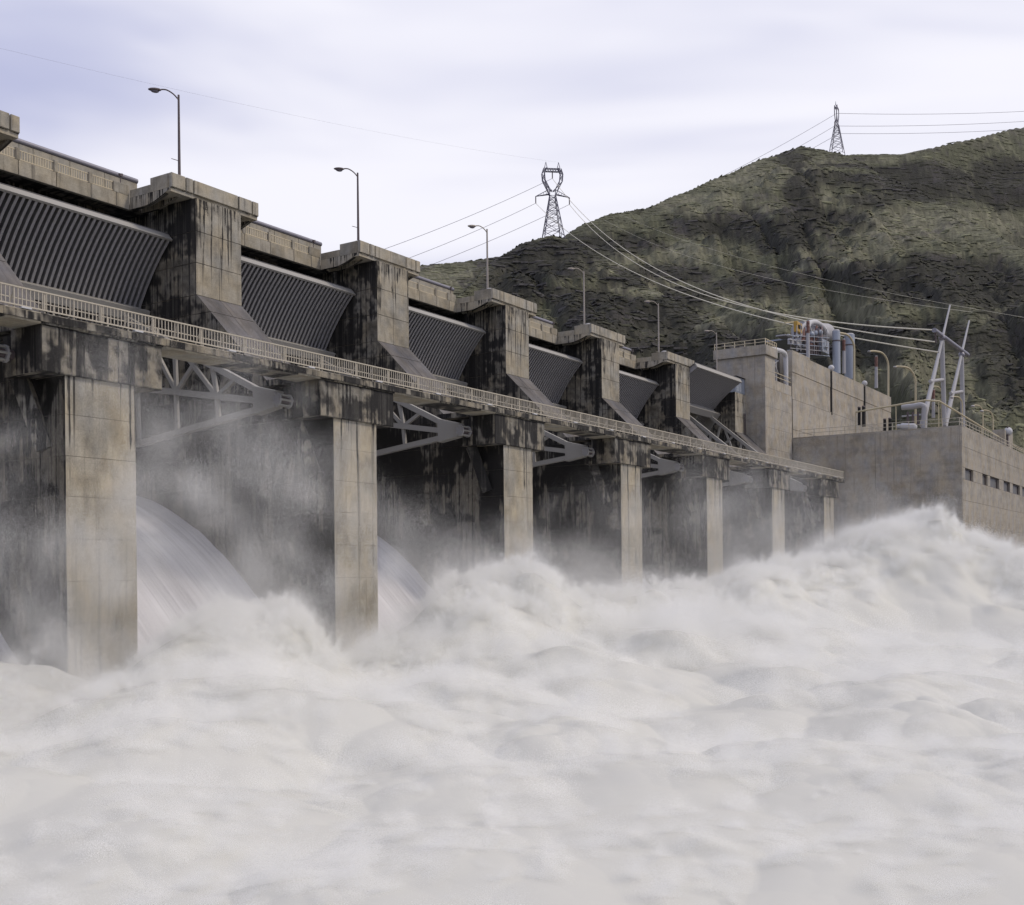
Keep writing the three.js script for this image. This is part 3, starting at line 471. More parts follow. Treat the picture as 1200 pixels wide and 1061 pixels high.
{
  const c = thing('control_cabinet', 'grey sheet-metal cabinet on the pier top beside the powerhouse tower', 'cabinet', P(154, 25.2, 62.5));
  part(c, 'housing', cbox(153.0, XT - 0.06, 25.22, 27.5, 61.9, 65.5, 0.05), M.greyBlue);
  for (let i = 0; i < 3; i++) part(c, 'door', cbox(153.1 + i * 1.06, 154.05 + i * 1.06, 25.4, 27.3, 61.85, 61.89, 0.01), M.greyBlue);
  part(c, 'roof_sheet', box(152.85, XT - 0.05, 27.51, 27.58, 61.75, 65.6), M.darkSteel);
}
{ // high wall behind the tailrace block
  const t = thing('powerhouse_wall', 'long high beige concrete wall of the powerhouse with dark vertical slots', 'building', P(195, -EYE, DT));
  const X0 = 167.8, X1 = 223;
  part(t, 'core', box(X0 + 0.1, X1 - 0.1, 0, YW - 0.6, DT + 0.12, DT + 8), M.joint);
  const slots = [atD(974.5, 450, DT).x, atD(1013.5, 465, DT).x], cols = [X0, slots[0] - 0.55, slots[0] + 0.55, 197, slots[1] - 0.55, slots[1] + 0.55, X1];
  for (let i = 0; i + 1 < cols.length; i++) {
    const slot = i === 1 || i === 4;
    if (slot) { part(t, 'slot_back', metric(box(cols[i], cols[i + 1], 19, 25.9, DT, DT + 2), 16), M.house); part(t, 'downpipe', rod(P((cols[i] + cols[i + 1]) / 2, 25.5, DT + 0.15), P((cols[i] + cols[i + 1]) / 2, YW - 0.3, DT + 0.15), 0.28, 0.28, 10), M.darkSteel); part(t, 'wall_lamp', new THREE.SphereGeometry(0.5, 10, 6).translate((cols[i] + cols[i + 1]) / 2, YW + EYE + 0.3, -DT), M.white); continue; }
    for (const [y0, y1] of [[17, 21.2], [21.2, 25.8], [25.8, 29.9], [29.9, YW]]) part(t, 'wall_panel', metric(cbox(cols[i] + 0.02, cols[i + 1] - 0.02, y0 + 0.02, y1 - 0.02, DT + (y0 > 25 && y0 < 29 ? 0.06 : 0), DT + 2, 0.03), 16, 0.4, 0.2), M.house);
  }
  const cx = atD(1035, 470, DT).x; part(t, 'crest_block', metric(cbox(X0 + 1, X0 + 9, YW + 0.01, YW + 0.5, DT + 0.3, DT + 1.6, 0.03), 16), M.house);
}
{ // open steel bay between tower and wall
  const t = thing('pipe_portal', 'white pipe portal with dark steel columns standing beside the tower roof', 'pipework', P(164, YF, 60.5));
  part(t, 'back_panel', box(160.45, 167.7, YF, 32.2, 63.4, 63.6), M.darkSteel);
  part(t, 'pipe', pipe([P(160.5, 32.3, 59.6), P(163, 32.55, 59.6), P(166.3, 32.6, 59.6), P(166.95, 32.2, 59.6), P(167.05, 31, 59.6), P(167.05, YF, 59.6)], 0.36, 30, 12), M.white);
  for (let i = 0; i < 4; i++) part(t, 'column', rod(P(161.3 + i * 1.4, YF, 60.6), P(161.3 + i * 1.4, 31.4 + (i % 2) * 0.5, 60.6), 0.2, 0.16, 8), i % 2 ? M.pearl : M.poleDark);
  part(t, 'brace', beam(P(161.2, 29.5, 60.4), P(166, 31.5, 60.4), 0.15), M.pearl); part(t, 'brace', beam(P(163.4, 31.2, 60.3), P(165.8, 29.4, 60.3), 0.12), M.pearl);
  for (const y of [28.3, 28.9]) part(t, 'guard_rail', beam(P(160.5, y, 59.1), P(167.6, y, 59.1), 0.07), M.railPale);
}
{ // tailrace block in front
  const t = thing('tailrace_block', 'broad beige concrete powerhouse block with a strip of small square windows', 'building', P(190, -EYE, DF));
  const X1 = 262, levels = [-9, -3, 2, 6, 9.5, 12.45, 14.1, 17, YR];
  part(t, 'core', box(XB + 0.6, X1 - 0.6, -9, YR - 0.6, DF + 0.6, 66), M.joint);
  for (let i = 0; i + 1 < levels.length; i++) {
    const y0 = levels[i] + 0.005, y1 = levels[i + 1] - 0.005;
    part(t, 'wall_panel', metric(cbox(XB, XB + 0.58, y0, y1, DF + 0.01, 46.5, 0.03), 16, 0.17, 0.2), M.house);
    part(t, 'wall_panel', metric(cbox(XB + (i % 2) * 0.012, XB + 0.58, y0, y1, 46.53, DT - 0.05, 0.03), 16, 0.17, 0.2), M.house);
    if (levels[i] !== 12.45) for (let q = 0; q < 4; q++) { const a = lerp(XB + 0.6, X1, q / 4), b = lerp(XB + 0.6, X1, (q + 1) / 4); part(t, 'wall_panel', metric(cbox(a + 0.012, b - 0.012, y0, y1, DF, DF + 0.58, 0.03), 16, 0.3, 0.1), M.house); }
  }
  // window strip
  let wx = XB + 1.7;
  part(t, 'wall_panel', metric(cbox(XB + 0.6, wx - 0.01, 12.47, 14.08, DF, DF + 0.58, 0.02), 16), M.house);
  const wd = [5.6, 3.9, 7.2, 5.7, 6.7, 5.6, 5.6, 5.6, 5.6, 5.6], gp = [6.4, 2.0, 3.8, 2.4, 2.4, 2.4, 2.4, 2.4, 2.4, 2.4];
  wd.forEach((w, i) => { const p = part(t, 'window', plain([box(wx, wx + w, 12.47, 12.6, DF + 0.3, DF + 0.5), box(wx, wx + w, 13.95, 14.08, DF + 0.3, DF + 0.5), box(wx, wx + 0.14, 12.61, 13.94, DF + 0.3, DF + 0.5), box(wx + w - 0.14, wx + w, 12.61, 13.94, DF + 0.3, DF + 0.5)]), M.poleDark); for (let q = 0; q < 2; q++) part(p, 'pane', box(wx + 0.16 + q * (w - 0.3) / 2, wx + 0.1 + (q + 1) * (w - 0.3) / 2, 12.62, 13.93, DF + 0.42, DF + 0.45), M.pane); wx += w; part(t, 'mullion_wall', metric(cbox(wx + 0.01, wx + gp[i] - 0.01, 12.47, 14.08, DF + 0.02, DF + 0.58, 0.02), 16, i * 0.2), M.house); wx += gp[i]; });
  part(t, 'roof_slab', metric(box(XB + 0.02, X1, YR + 0.01, YR + 0.22, DF + 0.02, DT - 0.1), 16), M.house);
}
{ // railing round the block roof
  const r = thing('roof_railing', 'thin tan pipe railing round the roof edge of the powerhouse block', 'railing', P(XB + 20, YR + 0.2, DF + 0.3));
  const y0 = YR + 0.22, path = [P(XB + 0.3, y0, DT - 1), P(XB + 0.3, y0, DF + 0.4), P(250, y0, DF + 0.4)];
  for (let k = 0; k < 2; k++) { const a = path[k], b = path[k + 1], L = a.distanceTo(b), m = Math.round(L / 2.2); for (const h of [0.55, 1.1]) part(r, 'rail', beam(a.clone().add(new THREE.Vector3(0, h, 0)), b.clone().add(new THREE.Vector3(0, h, 0)), 0.07), M.rail); for (let i = k; i <= m; i++) { const q = a.clone().lerp(b, i / m); part(r, 'post', beam(q, q.clone().add(new THREE.Vector3(0, 1.13, 0)), 0.08), M.rail); } }
  const pc = thing('overhead_conduit', 'long tan overhead conduit on posts running round the powerhouse roof corner', 'conduit', P(XB + 20, YR + 0.22, DF + 1.5));
  const c1 = atX(1003, 483, XB + 1), c2 = atX(1088, 469, XB + 1), z3 = -c2.z, pts = [c1, atX(1050, 475, XB + 1), c2, atX(1100, 470, XB + 1.6), atX(1112, 477, XB + 3)], D4 = -pts[4].z; for (const [u, v] of [[1150, 500], [1200, 529], [1240, 551]]) pts.push(atD(u, v, D4));
  part(pc, 'conduit_pipe', pipe(pts, 0.13, 60, 8), M.cream);
  for (const p of [pts[0], pts[1], pts[3], pts[5], pts[6]]) part(pc, 'post', rod(p.clone().setY(YR + EYE + 0.2), p, 0.07, 0.07, 6), M.cream);
}
// gooseneck lamps and bushing posts on the powerhouse
function goose(u, vTop, vBase, D, reach, label, r = 0.16) {
  const b = atD(u, vBase, D), tp = atD(u, vTop, D), t = thing('gooseneck_lamp', label, 'lamp post', b, 'gooseneck lamps on the powerhouse'), L = new THREE.Vector3(-reach * 0.75, 0, reach * -0.35);
  const k = Math.hypot(L.x, L.z) * 0.5;
  part(t, 'pole', rod(b, tp.clone().setY(tp.y - k), r, r * 0.85, 10), M.cream);
  const pts = []; for (let i = 0; i <= 8; i++) { const a = i / 8 * Math.PI * 0.5; pts.push(tp.clone().add(new THREE.Vector3(L.x * 0.5 * (1 - Math.cos(a)), -k + k * Math.sin(a), L.z * 0.5 * (1 - Math.cos(a))))); } pts.push(tp.clone().add(L.clone().multiplyScalar(0.8)), tp.clone().add(L).setY(tp.y - 0.15));
  part(t, 'curved_arm', pipe(pts, r * 0.85, 24, 8), M.cream);
  const hd = new THREE.SphereGeometry(0.45, 10, 6); hd.scale(1.3, 0.4, 0.7); const q = tp.clone().add(L); hd.translate(q.x - 0.3, q.y - 0.25, q.z); part(t, 'lamp_head', hd, M.pearl);
}
goose(1001, 393, 455, DT + 1.5, 6.0, 'gooseneck lamp on the high wall beside the grey transformer tanks', 0.22);
goose(1041, 414, 468, DT + 1.5, 6.4, 'gooseneck lamp at the far end of the high powerhouse wall', 0.22);
goose(1073, 432, 497, 52, 6.5, 'tall gooseneck lamp between the high wall and the pole frames', 0.2);
goose(1104, 454, 497, 47, 3.0, 'short gooseneck lamp behind the pole frame legs', 0.13);
goose(1128, 466, 502, 42, 3.2, 'short gooseneck lamp at the foot of the right pole frame', 0.13);
goose(1152, 476, 512, 40, 3.2, 'short gooseneck lamp on the roof past the pole frames, nearer them of two', 0.13);
goose(1164, 482, 518, 38, 3.6, 'short gooseneck lamp on the roof past the pole frames, farther from them of two', 0.13);
function bushing(u, vTop, vBase, D, label) {
  const b = atD(u, vBase, D), tp = atD(u, vTop, D), t = thing('bushing_post', label, 'insulator', b, 'bushing posts on the powerhouse roof');
  part(t, 'post', rod(b, b.clone().lerp(tp, 0.65), 0.32, 0.28, 10), M.pearl);
  const gs = []; for (let i = 0; i < 9; i++) { const q = b.clone().lerp(tp, 0.66 + i * 0.035); gs.push(rod(q, q.clone().setY(q.y + 0.14), 0.34, 0.24, 10)); } part(t, 'insulator', plain(gs), M.red);
  part(t, 'cap', rod(b.clone().lerp(tp, 0.97), tp, 0.2, 0.2, 8), M.pearl);
}
bushing(947, 375, 420, 62, 'grey bushing post in front of the transformer with red insulator');
bushing(989, 397, 438, 61, 'grey bushing post between the two grey tanks');
bushing(1027, 417, 455, 61, 'grey bushing post next to the wall end lamp');
bushing(1094, 456, 490, 49, 'bushing post standing by the left pole frame leg');
{ // transformer with radiators and pipework
  const t = thing('transformer', 'large grey transformer with pipes and red stripe on the powerhouse roof', 'transformer', atD(955, 420, 66)), D = 66;
  const q = (u, v, d = D) => atD(u, v, d), bx = (u0, v0, u1, v1, d0, d1, m, nm) => { const a = q(u0, v0, d0), b = q(u1, v1, d0); part(t, nm, cbox(a.x, b.x, b.y - EYE, a.y - EYE, d0, d1, 0.08), m); };
  bx(929, 396, 973, 418, 66, 71, M.greyBlue, 'tank'); bx(941, 399, 972, 403, 65.6, 65.95, M.red, 'stripe'); bx(928, 402, 945, 406, 65.2, 65.95, M.pearl, 'ledge');
  bx(963, 396, 972, 416, 64.6, 65.5, M.greyBlue, 'cabinet'); bx(921, 392, 930, 397, 66.2, 68, M.pearl, 'bracket');
  for (let i = 0; i < 7; i++) bx(946 + i * 2.6, 404, 947.6 + i * 2.6, 417, 65, 65.6, M.poleDark, 'radiator_fin');
  const c = q(952, 386, 67.5), cyl = rod(q(938, 388, 67.5), q(968, 390, 67.5), 1.7, 1.7, 16); part(t, 'conservator', cyl, M.pearl);
  part(t, 'pipe', pipe([q(946, 390, 65.4), q(948, 380, 65.4), q(956, 378, 65.4), q(964, 383, 65.4), q(969, 391, 65.4)], 0.45, 24, 10), M.white);
  part(t, 'pipe', pipe([q(938, 395, 65), q(940, 384, 65), q(946, 381, 65), q(950, 388, 65)], 0.32, 20, 8), M.pearl);
  for (const u of [941, 956, 962]) part(t, 'bushing', rod(q(u, 396, 65.2), q(u + 1, 382, 65.2), 0.35, 0.18, 8), M.red);
  for (let i = 0; i < 3; i++) part(t, 'valve', new THREE.SphereGeometry(0.55, 8, 6).translate(...q(951 + i * 5, 392 - i, 64.8).toArray()), M.greyBlue);
  const cr = rng(313); for (let i = 0; i < 26; i++) { const u = lerp(924, 971, cr()), v = lerp(386, 414, cr()), w = 0.8 + 2.4 * cr(), h = 0.8 + 3 * cr(), d = 64 + cr() * 1.2; bx(u, v - h, u + w, v, d, d + 0.5, [M.greyBlue, M.pearl, M.poleDark, M.white, M.pipe][i % 5], 'fitting'); }
  for (let i = 0; i < 9; i++) { const u = lerp(926, 972, (i + cr() * 0.6) / 9), v = lerp(376, 392, cr()); part(t, 'mast', rod(q(u, 412, 64.3), q(u, v, 64.3), 0.09, 0.07, 6), i % 3 ? M.pearl : M.poleDark); }
  for (let i = 0; i < 5; i++) part(t, 'rail_pipe', beam(q(926, 393 + i * 5, 63.8), q(972, 396 + i * 5.4, 63.8), 0.09), i % 2 ? M.pearl : M.greyBlue);
  part(t, 'support', rod(q(934, 420, 66.5), q(934, 404, 66.5), 0.25, 0.25, 8), M.poleDark); part(t, 'support', beam(q(937, 418, 64.8), q(944, 400, 64.8), 0.7, 0.5), M.darkSteel);
}
{
  const t = thing('hoist', 'yellow hoist box on a thin mast above the transformer', 'crane', atD(932, 396, 66));
  const q = (u, v) => atD(u, v, 65.5), a = q(928.5, 377), b = q(934.5, 392);
  part(t, 'mast', rod(q(931.5, 402), q(931.5, 377), 0.16, 0.16, 8), M.poleDark); part(t, 'body', cbox(a.x, b.x, b.y - EYE, a.y - EYE, 64.6, 65.3, 0.08), M.yellow); part(t, 'panel', cbox(a.x + 0.35, b.x - 0.5, b.y - EYE + 0.6, b.y - EYE + 1.2, 64.5, 64.58, 0.02), M.darkSteel);
  part(t, 'boom', beam(q(920, 378.5), q(932, 377), 0.18), M.cream);
}
function tank(u0, v0, u1, v1, D, label) {
  const a = atD(u0, v1, D), b = atD(u1, v0, D), t = thing('equipment_tank', label, 'tank', atD((u0 + u1) / 2, v1, D)), r = (u1 - u0) / F * (a.x * Math.cos(YAW) + D * Math.sin(YAW)) / 2, h = b.y - a.y;
  const m = a.clone().lerp(atD(u1, v1, D), 0.5); part(t, 'shell', rod(m, m.clone().setY(m.y + h), r, r, 20), M.greyBlue); part(t, 'seam_ring', rod(m.clone().setY(m.y + h * 0.75), m.clone().setY(m.y + h * 0.78), r + 0.06, r + 0.06, 20), M.poleDark); part(t, 'lid', rod(m.clone().setY(m.y + h), m.clone().setY(m.y + h + 0.25), r, r * 0.7, 20), M.pearl);
}
tank(976, 393, 985, 438, 61.5, 'tall blue-grey tank rising behind the high powerhouse wall near the transformer');
tank(990, 399, 1002, 445, 63, 'wide blue-grey tank behind the gooseneck lamp on the high wall');
{ // white portable tank on the block roof and the portal pipe behind it
  const t = thing('portable_tank', 'small white rounded tank on skids at the block roof railing', 'tank', atX(1063, 506, XB + 2)), q = (u, v) => atX(u, v, XB + 2);
  part(t, 'shell', rod(q(1058, 500), q(1071, 500.5), 0.5, 0.5, 14), M.white); part(t, 'dome', new THREE.SphereGeometry(0.5, 12, 8).translate(...q(1058, 500).toArray()), M.white); part(t, 'dome', new THREE.SphereGeometry(0.5, 12, 8).translate(...q(1071, 500.5).toArray()), M.white); part(t, 'hose_reel', new THREE.SphereGeometry(0.36, 10, 6).translate(...q(1053, 500).toArray()), M.white); part(t, 'skid', beam(q(1056, 505.5), q(1073, 505.5), 0.9, 0.25), M.poleDark);
  const p = thing('vent_portal', 'white bent vent pipe standing on the block roof beside the pole frames', 'pipework', atX(1083, 503, XB + 3)), w = (u, v) => atX(u, v, XB + 3);
  part(p, 'pipe', pipe([w(1057, 477.5), w(1070, 476.5), w(1080, 475), w(1083.5, 477), w(1083.5, 484), w(1083, 504)], 0.42, 30, 10), M.pearl);
  for (let i = 0; i < 3; i++) part(p, 'stub', rod(w(1064 + i * 6, 498), w(1064 + i * 6, 483), 0.18, 0.18, 8), M.poleDark); part(p, 'cross_pipe', beam(w(1057, 488), w(1080, 486), 0.2), M.pearl);
}
// pole frames that take the lines off the powerhouse
let takeoff = [];
{
  const D = 46, q = (u, v, d = D) => atD(u, v, d);
  const fr = (name, label, mainA, mainB, legA, legB, c1, c2) => { const t = thing(name, label, 'pole', q(...mainA), 'takeoff pole frames'); part(t, 'mast', rod(q(...mainA), q(...mainB), 0.46, 0.14, 12), M.pearl); part(t, 'leg', rod(q(...legA), q(...legB), 0.4, 0.4, 12), M.pearl); part(t, 'cross_bar', rod(q(...c1), q(...c2), 0.28, 0.28, 8), M.pearl); part(t, 'collar', new THREE.SphereGeometry(0.6, 12, 8).translate(...q(...legB).toArray()), M.pipe); return t; };
  const a = fr('pole_frame', 'tall pale slanted pole frame on the roof, taller of the two', [1081, 499], [1113.5, 358], [1107, 499], [1104, 396], [1090, 447], [1106, 445]);
  fr('pole_frame', 'shorter pale slanted pole frame on the roof, next to the taller one', [1107, 503], [1136, 376], [1129, 503], [1127, 416], [1114, 461], [1128, 459]);
  part(a, 'crossarm', rod(q(1095, 387), q(1134, 416), 0.4, 0.4, 10), M.pipe);
  takeoff = [q(1095, 387), q(1097, 401), q(1100, 413)];
  part(a, 'insulator', rod(q(1096, 388), q(1097, 402), 0.16, 0.16, 6), M.poleDark);
}
{ const t = thing('roof_shed', 'small pale box hut with round white lamp at the far roof edge', 'hut', atD(1183, 522, 36)), a = atD(1178, 524, 36), b = atD(1187, 508, 36); part(t, 'wall', metric(cbox(a.x, b.x, a.y - EYE - 1, b.y - EYE, 36, 38, 0.05), 16), M.house); part(t, 'post', rod(atD(1181, 524, 35.8), atD(1181, 500, 35.8), 0.15, 0.15, 8), M.poleDark); part(t, 'round_lamp', new THREE.SphereGeometry(0.75, 12, 8).translate(...atD(1181.5, 506, 35.8).toArray()), M.white); }
for (const [u, v0, v1] of [[1007, 478, 499], [1012, 477, 500], [1037, 492, 506], [1043, 491, 506]]) { const b = atX(u, v1, XB + 1.2), tp = atX(u, v0, XB + 1.2), t = thing('bollard_post', { 1007: 'dark upright steel post under the tan conduit, nearer the tower of a close pair', 1012: 'dark upright steel post under the tan conduit, farther from the tower of a close pair', 1037: 'short dark post at the block roof edge, nearer the tower of a close pair', 1043: 'short dark post at the block roof edge, nearer the white tank of a close pair' }[u], 'post', b, 'dark posts on the block roof'); part(t, 'shaft', rod(b, tp, 0.22, 0.22, 8), M.darkSteel); part(t, 'cap', rod(tp, tp.clone().setY(tp.y + 0.15), 0.26, 0.2, 8), M.poleDark); }

// ------------------------------------------------------------------ pylons and lines
function pylon(u, vBase, vTop, z, turn, label) {
  const b0 = atZ(u, vBase, z), H = (vBase - vTop) / F * z, t = thing('transmission_pylon', label, 'pylon', b0.clone().setY(b0.y - 3)), k = H / 40, c = Math.cos(turn), s = Math.sin(turn);
  const at = (x, y, d) => new THREE.Vector3(b0.x + (x * c + d * s) * k, b0.y + y * k, b0.z + (-x * s + d * c) * k), r = 0.22;
  const wid = y => y < 22 ? lerp(5.2, 1.5, y / 22) : 1.5;
  for (const [sx, sz] of [[-1, -1], [1, -1], [-1, 1], [1, 1]]) part(t, 'leg', rod(at(sx * 5.6, -3, sz * 5.6), at(sx * 1.5, 22, sz * 1.5), r * 1.2, r, 5), M.lattice);
  const br = []; const lv = [0, 5, 9.5, 13.5, 16.6, 19.4, 22];
  for (let i = 0; i + 1 < lv.length; i++) { const a = wid(lv[i]), e = wid(lv[i + 1]); for (const [f0, f1] of [[[-1, -1], [1, -1]], [[1, -1], [1, 1]], [[1, 1], [-1, 1]], [[-1, 1], [-1, -1]]]) { br.push(rod(at(f0[0] * a, lv[i], f0[1] * a), at(f1[0] * e, lv[i + 1], f1[1] * e), r * 0.6, r * 0.6, 4), rod(at(f1[0] * a, lv[i], f1[1] * a), at(f0[0] * e, lv[i + 1], f0[1] * e), r * 0.6, r * 0.6, 4), rod(at(f0[0] * e, lv[i + 1], f0[1] * e), at(f1[0] * e, lv[i + 1], f1[1] * e), r * 0.6, r * 0.6, 4)); } }
  part(t, 'bracing', plain(br), M.lattice);
  const side = sx => [[1.5, 22], [3.0, 25.5], [5.3, 30], [5.6, 33.5], [4.6, 36.5]].map(([x, y]) => [sx * x, y]);
  for (const sx of [-1, 1]) {
    const o = side(sx), i_ = o.map(([x, y]) => [x - sx * 1.4, y + 0.3]), gs = []; i_[0] = [sx * 0.2, 24.5];
    for (const dz of [-0.8, 0.8]) for (let j = 0; j < 4; j++) gs.push(rod(at(...o[j], dz), at(...o[j + 1], dz), r, r, 4), rod(at(...i_[j], dz), at(...i_[j + 1], dz), r, r, 4), rod(at(...o[j], dz), at(...i_[j + 1], dz), r * 0.6, r * 0.6, 4), rod(at(...o[j + 1], dz), at(...i_[j], dz), r * 0.6, r * 0.6, 4));
    gs.push(rod(at(sx * 4.2, 36.5, 0), at(sx * 3.4, 40, 0), r, r * 0.5, 4), rod(at(sx * 2.7, 36.8, 0), at(sx * 3.4, 40, 0), r, r * 0.5, 4)); part(t, 'head_frame', plain(gs), M.lattice);
    const ag = [rod(at(sx * 1.5, 23, 0.8), at(sx * 9, 21.6, 0), r, r, 4), rod(at(sx * 2.4, 25.2, 0), at(sx * 9, 21.6, 0), r * 0.8, r * 0.8, 4), rod(at(sx * 1.5, 23, -0.8), at(sx * 9, 21.6, 0), r, r, 4)]; for (let j = 1; j < 5; j++) ag.push(rod(at(sx * lerp(1.5, 9, j / 5), lerp(23, 21.6, j / 5), 0), at(sx * lerp(2.4, 9, j / 5), lerp(25.2, 21.6, j / 5), 0), r * 0.5, r * 0.5, 4)); part(t, 'crossarm', plain(ag), M.lattice);
    part(t, 'insulator', rod(at(sx * 9, 21.6, 0), at(sx * 9, 18, 0), 0.3, 0.3, 5), M.poleDark);
  }
  const tb = []; for (const y of [36.4, 34.9]) for (const dz of [-0.7, 0.7]) tb.push(rod(at(-4, y, dz), at(4, y, dz), r, r, 4)); for (let j = 0; j < 6; j++) tb.push(rod(at(lerp(-4, 4, j / 6), 34.9, 0.7), at(lerp(-4, 4, (j + 1) / 6), 36.4, 0.7), r * 0.6, r * 0.6, 4), rod(at(lerp(-4, 4, j / 6), 36.4, -0.7), at(lerp(-4, 4, (j + 1) / 6), 34.9, -0.7), r * 0.6, r * 0.6, 4)); part(t, 'top_beam', plain(tb), M.lattice);
  part(t, 'insulator', rod(at(0, 34.9, 0), at(0, 31.4, 0), 0.3, 0.3, 5), M.poleDark);
  return at;
}
const py1 = pylon(648, 279, 190, 600, -0.85, 'steel lattice pylon with ring-shaped head on the near hill crest');
const py2 = pylon(981, 178, 120.5, 930, 0.12, 'small distant steel lattice pylon on the highest hill crest');
const line = (a, b, sag, r, m, label, group) => single('power_line', cable(a, b, sag, r), m, label, 'cable', undefined, group);
{
  const heads = [py1(-9, 18, 0), py1(0, 31.4, 0), py1(9, 18, 0)], rank = ['topmost', 'middle', 'lowest'];
  [[2, 14.2, 0], [1, 15.6, 1], [0, 11.5, 2]].forEach(([k, sag, to]) => line(heads[k], takeoff[to], sag, 0.13, M.cable, `thick pale power line from the near pylon, ${rank[to]} of three at the pole frames`, 'thick lines to the pole frames'));
  [[1, 352, 0], [0, 372, 1], [2, 392, 2]].forEach(([k, v, q]) => line(heads[k], atZ(250, v, 520), 5, 0.11, M.cableThin, `thin dark line from the near pylon down behind the dam, ${rank[q]} of three`, 'lines behind the dam'));
  const h2 = [py2(-9, 18, 0), py2(0, 31.4, 0), py2(9, 18, 0)];
  [[1, 640, 298, 0], [0, 650, 305, 1], [2, 652, 309, 2]].forEach(([k, u, v, q]) => line(h2[k], atZ(u, v, 830), 6, 0.15, M.cableThin, `thin line from the distant pylon dropping behind the hill crest, ${rank[q]} of three`, 'falling lines of the distant pylon'));
  [[1, 121, 0], [0, 131, 1], [2, 140, 2]].forEach(([k, v, q]) => line(h2[k], atZ(1330, v, 1050), 4, 0.15, M.cableThin, `thin nearly level line from the distant pylon over the far ridge, ${rank[q]} of three`, 'level lines of the distant pylon'));
  line(atZ(-60, 42, 300), py1(3.4, 40, 0), 3, 0.02, M.cableThin, 'hair-thin wire crossing the open sky above the dam', undefined);
  line(atZ(722, 249, 735), atZ(1200, 372, 300), 6, 0.04, M.cable, 'thin pale wire sagging over the hillside above the thick lines, upper one', undefined);
  line(atZ(707, 257, 700), atZ(1140, 366, 260), 7, 0.04, M.cable, 'thin pale wire sagging over the hillside above the thick lines, lower one', undefined);
}

// ------------------------------------------------------------------ churning water and spray
const BUMPS = [   // top of each heave in photograph pixels, distance, half width, half depth in metres
  [-60, 760, 52, 6, 7], [10, 803, 47, 3.2, 5], [62, 812, 46, 3, 5], [118, 806, 45, 2.2, 5], [200, 733, 55, 4, 6], [250, 704, 57, 4, 7], [310, 697, 60, 4, 7], [372, 737, 62, 3.0, 6], [440, 772, 60, 4, 6], [505, 718, 67, 4.5, 7], [560, 664, 72, 4.5, 7], [600, 647, 76, 4.5, 7], [655, 672, 80, 4.5, 7], [700, 683, 84, 5, 7], [760, 679, 89, 5, 8], [815, 671, 94, 6, 8], [865, 660, 99, 6, 9], [910, 647, 104, 6, 9], [960, 640, 108, 6, 9], [1005, 622, 112, 7, 10], [1050, 607, 115, 7, 11], [1085, 603, 117, 5, 12], [1125, 622, 116, 5, 12], [1165, 645, 113, 5, 12], [1210, 672, 110, 5, 12], [1290, 710, 104, 9, 12],
  [860, 716, 80, 9, 8], [770, 728, 72, 7, 7], [940, 752, 70, 7, 7], [1000, 775, 58, 7, 6], [620, 735, 62, 6, 6], [300, 775, 46, 6, 6], [180, 830, 40, 4, 5], [520, 800, 50, 7, 6], [60, 860, 36, 6, 6], [1150, 760, 75, 12, 9], [1230, 850, 48, 9, 8], [420, 880, 36, 6, 6], [700, 850, 42, 8, 7], [900, 880, 38, 7, 6], [1080, 900, 36, 6, 6], [150, 960, 27, 4, 4], [560, 980, 26, 5, 4], [830, 1000, 26, 4, 4], [1180, 985, 27, 5, 4], [330, 1040, 22, 3, 3]];
const WATER = -6.6;
const bumps = BUMPS.map(([u, v, z, w, d]) => { const Y = (CY - 0.01 * (u - CX) - v) / F * z - 0.7; return { x: (u - CX) / F * z, z, w, d, h: Math.max(0.3, Y - WATER) }; });
function puffs(x, z, cell, seed) {                          // rounded heads of foam, one to a cell
  const cx = Math.floor(x / cell), cz = Math.floor(z / cell); let m = 0;
  for (let a = -1; a <= 1; a++) for (let b = -1; b <= 1; b++) { const i = cx + a, j = cz + b, px = (i + 0.15 + 0.7 * hash3(i, j, seed)) * cell, pz = (j + 0.15 + 0.7 * hash3(i, j, seed + 1)) * cell, r = cell * (0.62 + 0.4 * hash3(i, j, seed + 2)), q = ((x - px) ** 2 + (z - pz) ** 2) / (r * r); if (q < 1) m = Math.max(m, (1 - q) * (0.5 + 0.5 * hash3(i, j, seed + 3))); }
  return m;
}
function foamY(x, z) {                                      // x metres to the right, z metres out from the camera
  const wx = x + (fbm(x * 0.2, z * 0.2, 2, 801) - 0.5) * 3.4, wz = z + (fbm(x * 0.2 + 40, z * 0.2, 2, 803) - 0.5) * 3.4;
  let s = 0, cw = 0; for (const b of bumps) { const q = ((wx - b.x) / b.w) ** 2 + ((wz - b.z) / b.d) ** 2; if (q < 6) { const v = b.h * Math.exp(-q * 0.62); s += v ** 9; cw = Math.max(cw, Math.exp(-q * 1.2)); } }
  let h = Math.pow(s, 1 / 9);
  const f = 0.42 + 0.58 * cw, k = clamp((z - 8) / 45, 0.45, 1), vx = wx * 0.6 + x * 0.4, vz = wz * 0.6 + z * 0.4;
  h += k * (f * (2.1 * (puffs(vx, vz, 6.4, 811) - 0.55) + 0.55 * (puffs(vx + 3, vz, 2.6, 823) - 0.5)) + 0.16 * cw * (puffs(x, z, 1.0, 831) - 0.5) + 0.9 * (fbm(x * 0.12, z * 0.12, 3, 861) - 0.5));
  return WATER + h;
}
const heart = (x, z) => { const y = foamY(x, z); return y - 0.75 * sstep(0.5, 5, y - WATER) * clamp(z / 60, 0.35, 1); };   // the solid body lies a little under the spray that hides it
const toWorld = (x, Y, z) => P(x * Math.sin(YAW) + z * Math.cos(YAW), Y, -x * Math.cos(YAW) + z * Math.sin(YAW));
const foamMat = mat({ color: 0xc7c7bf, roughness: 1 });
